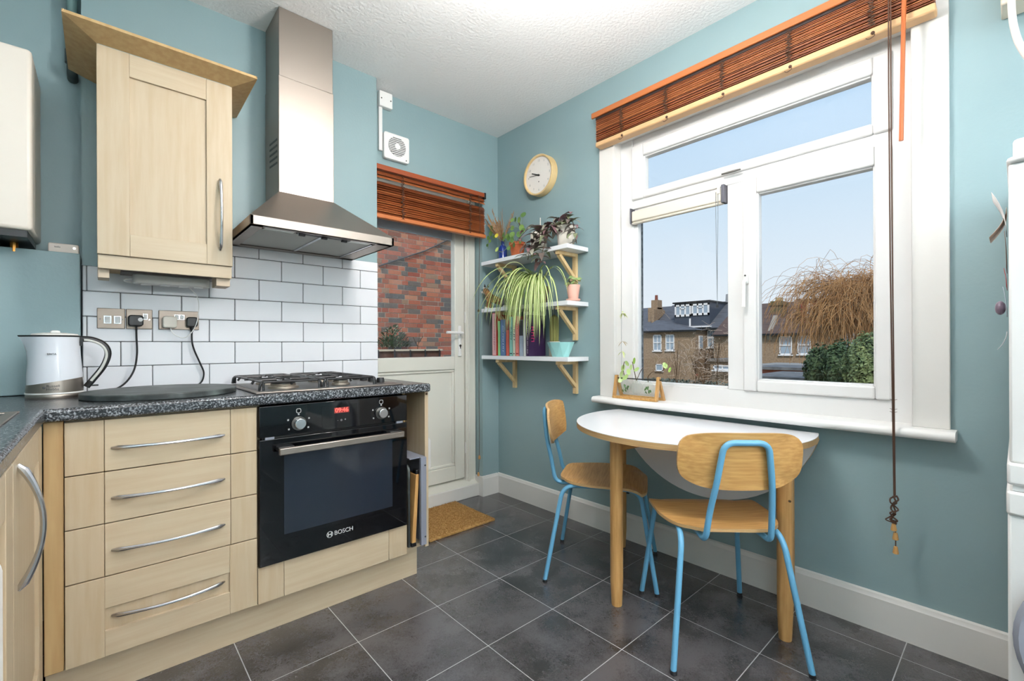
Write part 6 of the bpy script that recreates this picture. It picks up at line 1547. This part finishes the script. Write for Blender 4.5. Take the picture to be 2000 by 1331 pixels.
def shrub(name, label, u, v, ub, x, rz_, cols, n, size, seed):
    c = hp(u, v, x); e_ = hp(ub, v, x); ry = abs(c.y - e_.y)
    t = thing(name, label, 'shrub', (x, c.y, GZ))
    r = random.Random(seed); mb = MB(); blob_leaves(mb, c, ry * 0.8, ry, rz_, n, size, r)
    mb.build('foliage', mat('foliage_' + name + str(seed), cols[0], 0.6, col2=cols[1], nscale=5, ramp=(0.3, 0.7)), t, smooth=False)
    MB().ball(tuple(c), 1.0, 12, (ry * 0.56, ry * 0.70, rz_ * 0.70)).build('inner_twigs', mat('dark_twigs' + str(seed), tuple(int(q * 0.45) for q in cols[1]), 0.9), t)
    MB().tube([(x, c.y, GZ), (x, c.y + 0.05, c.z)], 0.09, 7).build('trunk', M_stem, t)
shrub('ivy_bush', 'dark green ivy covered bush at the foot of the willow', 1500, 745, 1365, 11.0, 0.62, ((84, 104, 66), (54, 74, 46)), 4200, 0.055, 3)
shrub('ivy_bush', 'rounded ivy bush between the dark bush and the pale hedge', 1640, 740, 1520, 10.4, 0.64, ((90, 112, 72), (58, 80, 50)), 4200, 0.055, 4)
shrub('pale_hedge', 'pale green flowering hedge at the end of the garden view', 1890, 745, 1680, 9.6, 0.78, ((150, 162, 106), (96, 116, 72)), 6500, 0.045, 5)

def twig_tree(name, label, base, top_z, n, spread, m, seed, x, droop, cat='tree', trunk_r=0.10, L=(0.5, 1.2), crown=None, rad=0.006):
    t = thing(name, label, cat, (x, base.y, GZ)); r = random.Random(seed)
    MB().tube(spline([(x, base.y, GZ), (x + 0.1, base.y + 0.1, (GZ + top_z) / 2), (x, base.y, top_z)], 5), lambda q: trunk_r * (1 - 0.6 * q), 8).build('trunk', M_stem, t)
    bm_ = MB(); lims = []
    for i in range(14):
        a = r.uniform(0, 2 * PI); q = Vector((x, base.y, top_z - r.uniform(0.0, 0.9)))
        e_ = q + Vector((math.cos(a) * spread[0], math.sin(a) * spread[1], r.uniform(0.1, spread[2])))
        pts = spline([q, q.lerp(e_, 0.5) + Vector((0, 0, 0.25)), e_], 5); bm_.tube(pts, lambda s: trunk_r * 0.35 * (1 - 0.7 * s), 6); lims.append(pts)
    bm_.build('branches', M_stem, t)
    tw_ = MB()
    for i in range(n):
        pts = r.choice(lims); p = r.choice(pts[2:]).copy() + Vector((r.uniform(-.25, .25), r.uniform(-.25, .25), r.uniform(-.1, .25)))
        d = Vector((r.uniform(-1, 1), r.uniform(-1, 1), r.uniform(-0.2, 0.8))).normalized(); q = [p.copy()]; ln = r.uniform(*L); k = 7
        for j in range(k):
            d = (d + Vector((r.uniform(-.35, .35), r.uniform(-.35, .35), -droop * (j + 1) / k + r.uniform(-.2, .2)))).normalized(); p = p + d * ln / k; q.append(p.copy())
        tw_.tube(q, rad, 3, cap=False)
    tw_.build('twigs', m, t, smooth=False, kind='stuff')
    return t
wy = hp(1790, 200, 13.0)
wt_ = twig_tree('willow_tree', 'leafless orange willow with drooping twigs in front of the red loft', wy, hp(1790, 175, 13.0).z, 3600, (0.9, 1.25, 0.40), mat('willow_twig', (192, 148, 98), 0.8, col2=(160, 116, 72), nscale=3), 6, 13.0, 0.85, L=(0.8, 2.0), rad=0.0048)
MB().tube(spline([(13.0, wy.y, hp(1790, 230, 13.0).z), hp(1690, 235, 13.0), hp(1600, 215, 13.0), hp(1480, 178, 13.0), hp(1420, 160, 13.0), hp(1375, 135, 13.0)], 6), lambda q: 0.045 * (1 - 0.85 * q), 6).tube(spline([hp(1480, 178, 13.0), hp(1540, 128, 13.0), hp(1600, 118, 13.0)], 5), 0.012, 5).tube(spline([hp(1540, 128, 13.0), hp(1575, 85, 13.0), hp(1590, 72, 13.0)], 5), 0.008, 5).tube(spline([hp(1600, 118, 13.0), hp(1640, 165, 13.0)], 5), 0.008, 5).build('bare_limb', M_stem, wt_)
for k, (u, vt) in enumerate(((520, 640), (590, 560), (690, 600), (370, 650))):
    sx_ = (4.9, 6.4, 3.6, 2.5)[k]; q_ = sx_ / 6.5; b0 = hp(u, 850, sx_); tz = hp(u, vt, sx_).z
    twig_tree('bare_sapling', ['thin leafless sapling with pale bark below the dormer house', 'tallest leafless sapling in the left window pane', 'leafless sapling next to the window mullion', 'low leafless sapling behind the propagation stand'][k], b0, tz - 0.1 * q_, 70, (0.15 * q_, 0.28 * q_, 0.22 * q_), mat('sapling_twig', (182, 164, 146), 0.8), 50 + k, sx_, 0.12, 'sapling', 0.016 * q_, (0.15 * q_, 0.36 * q_), rad=0.0032 * q_)
hw = thing('garden_hedge', 'clipped grey green hedge along the garden under the saplings', 'hedge', (7.6, hp(500, 850, 7.6).y, GZ))
y0, y1 = hp(1000, 850, 7.6).y, hp(100, 850, 7.6).y; zt = hp(500, 838, 7.6).z
mb = MB(); r = random.Random(44)
for i in range(5000):
    p = Vector((7.6 + r.uniform(-.35, .35), r.uniform(y0, y1), zt + r.uniform(-0.5, 0.05))); d = Vector((r.uniform(-1, 1), r.uniform(-1, 1), r.uniform(-1, 1))).normalized(); t_ = d.orthogonal().normalized() * 0.035; s = d.cross(t_)
    mb.add([p - t_, p + s * 0.6, p + t_, p - s * 0.6], [(0, 1, 2, 3)])
mb.build('foliage', mat('hedge_leaf', (112, 120, 112), 0.7, col2=(74, 84, 70), nscale=4), hw, smooth=False)
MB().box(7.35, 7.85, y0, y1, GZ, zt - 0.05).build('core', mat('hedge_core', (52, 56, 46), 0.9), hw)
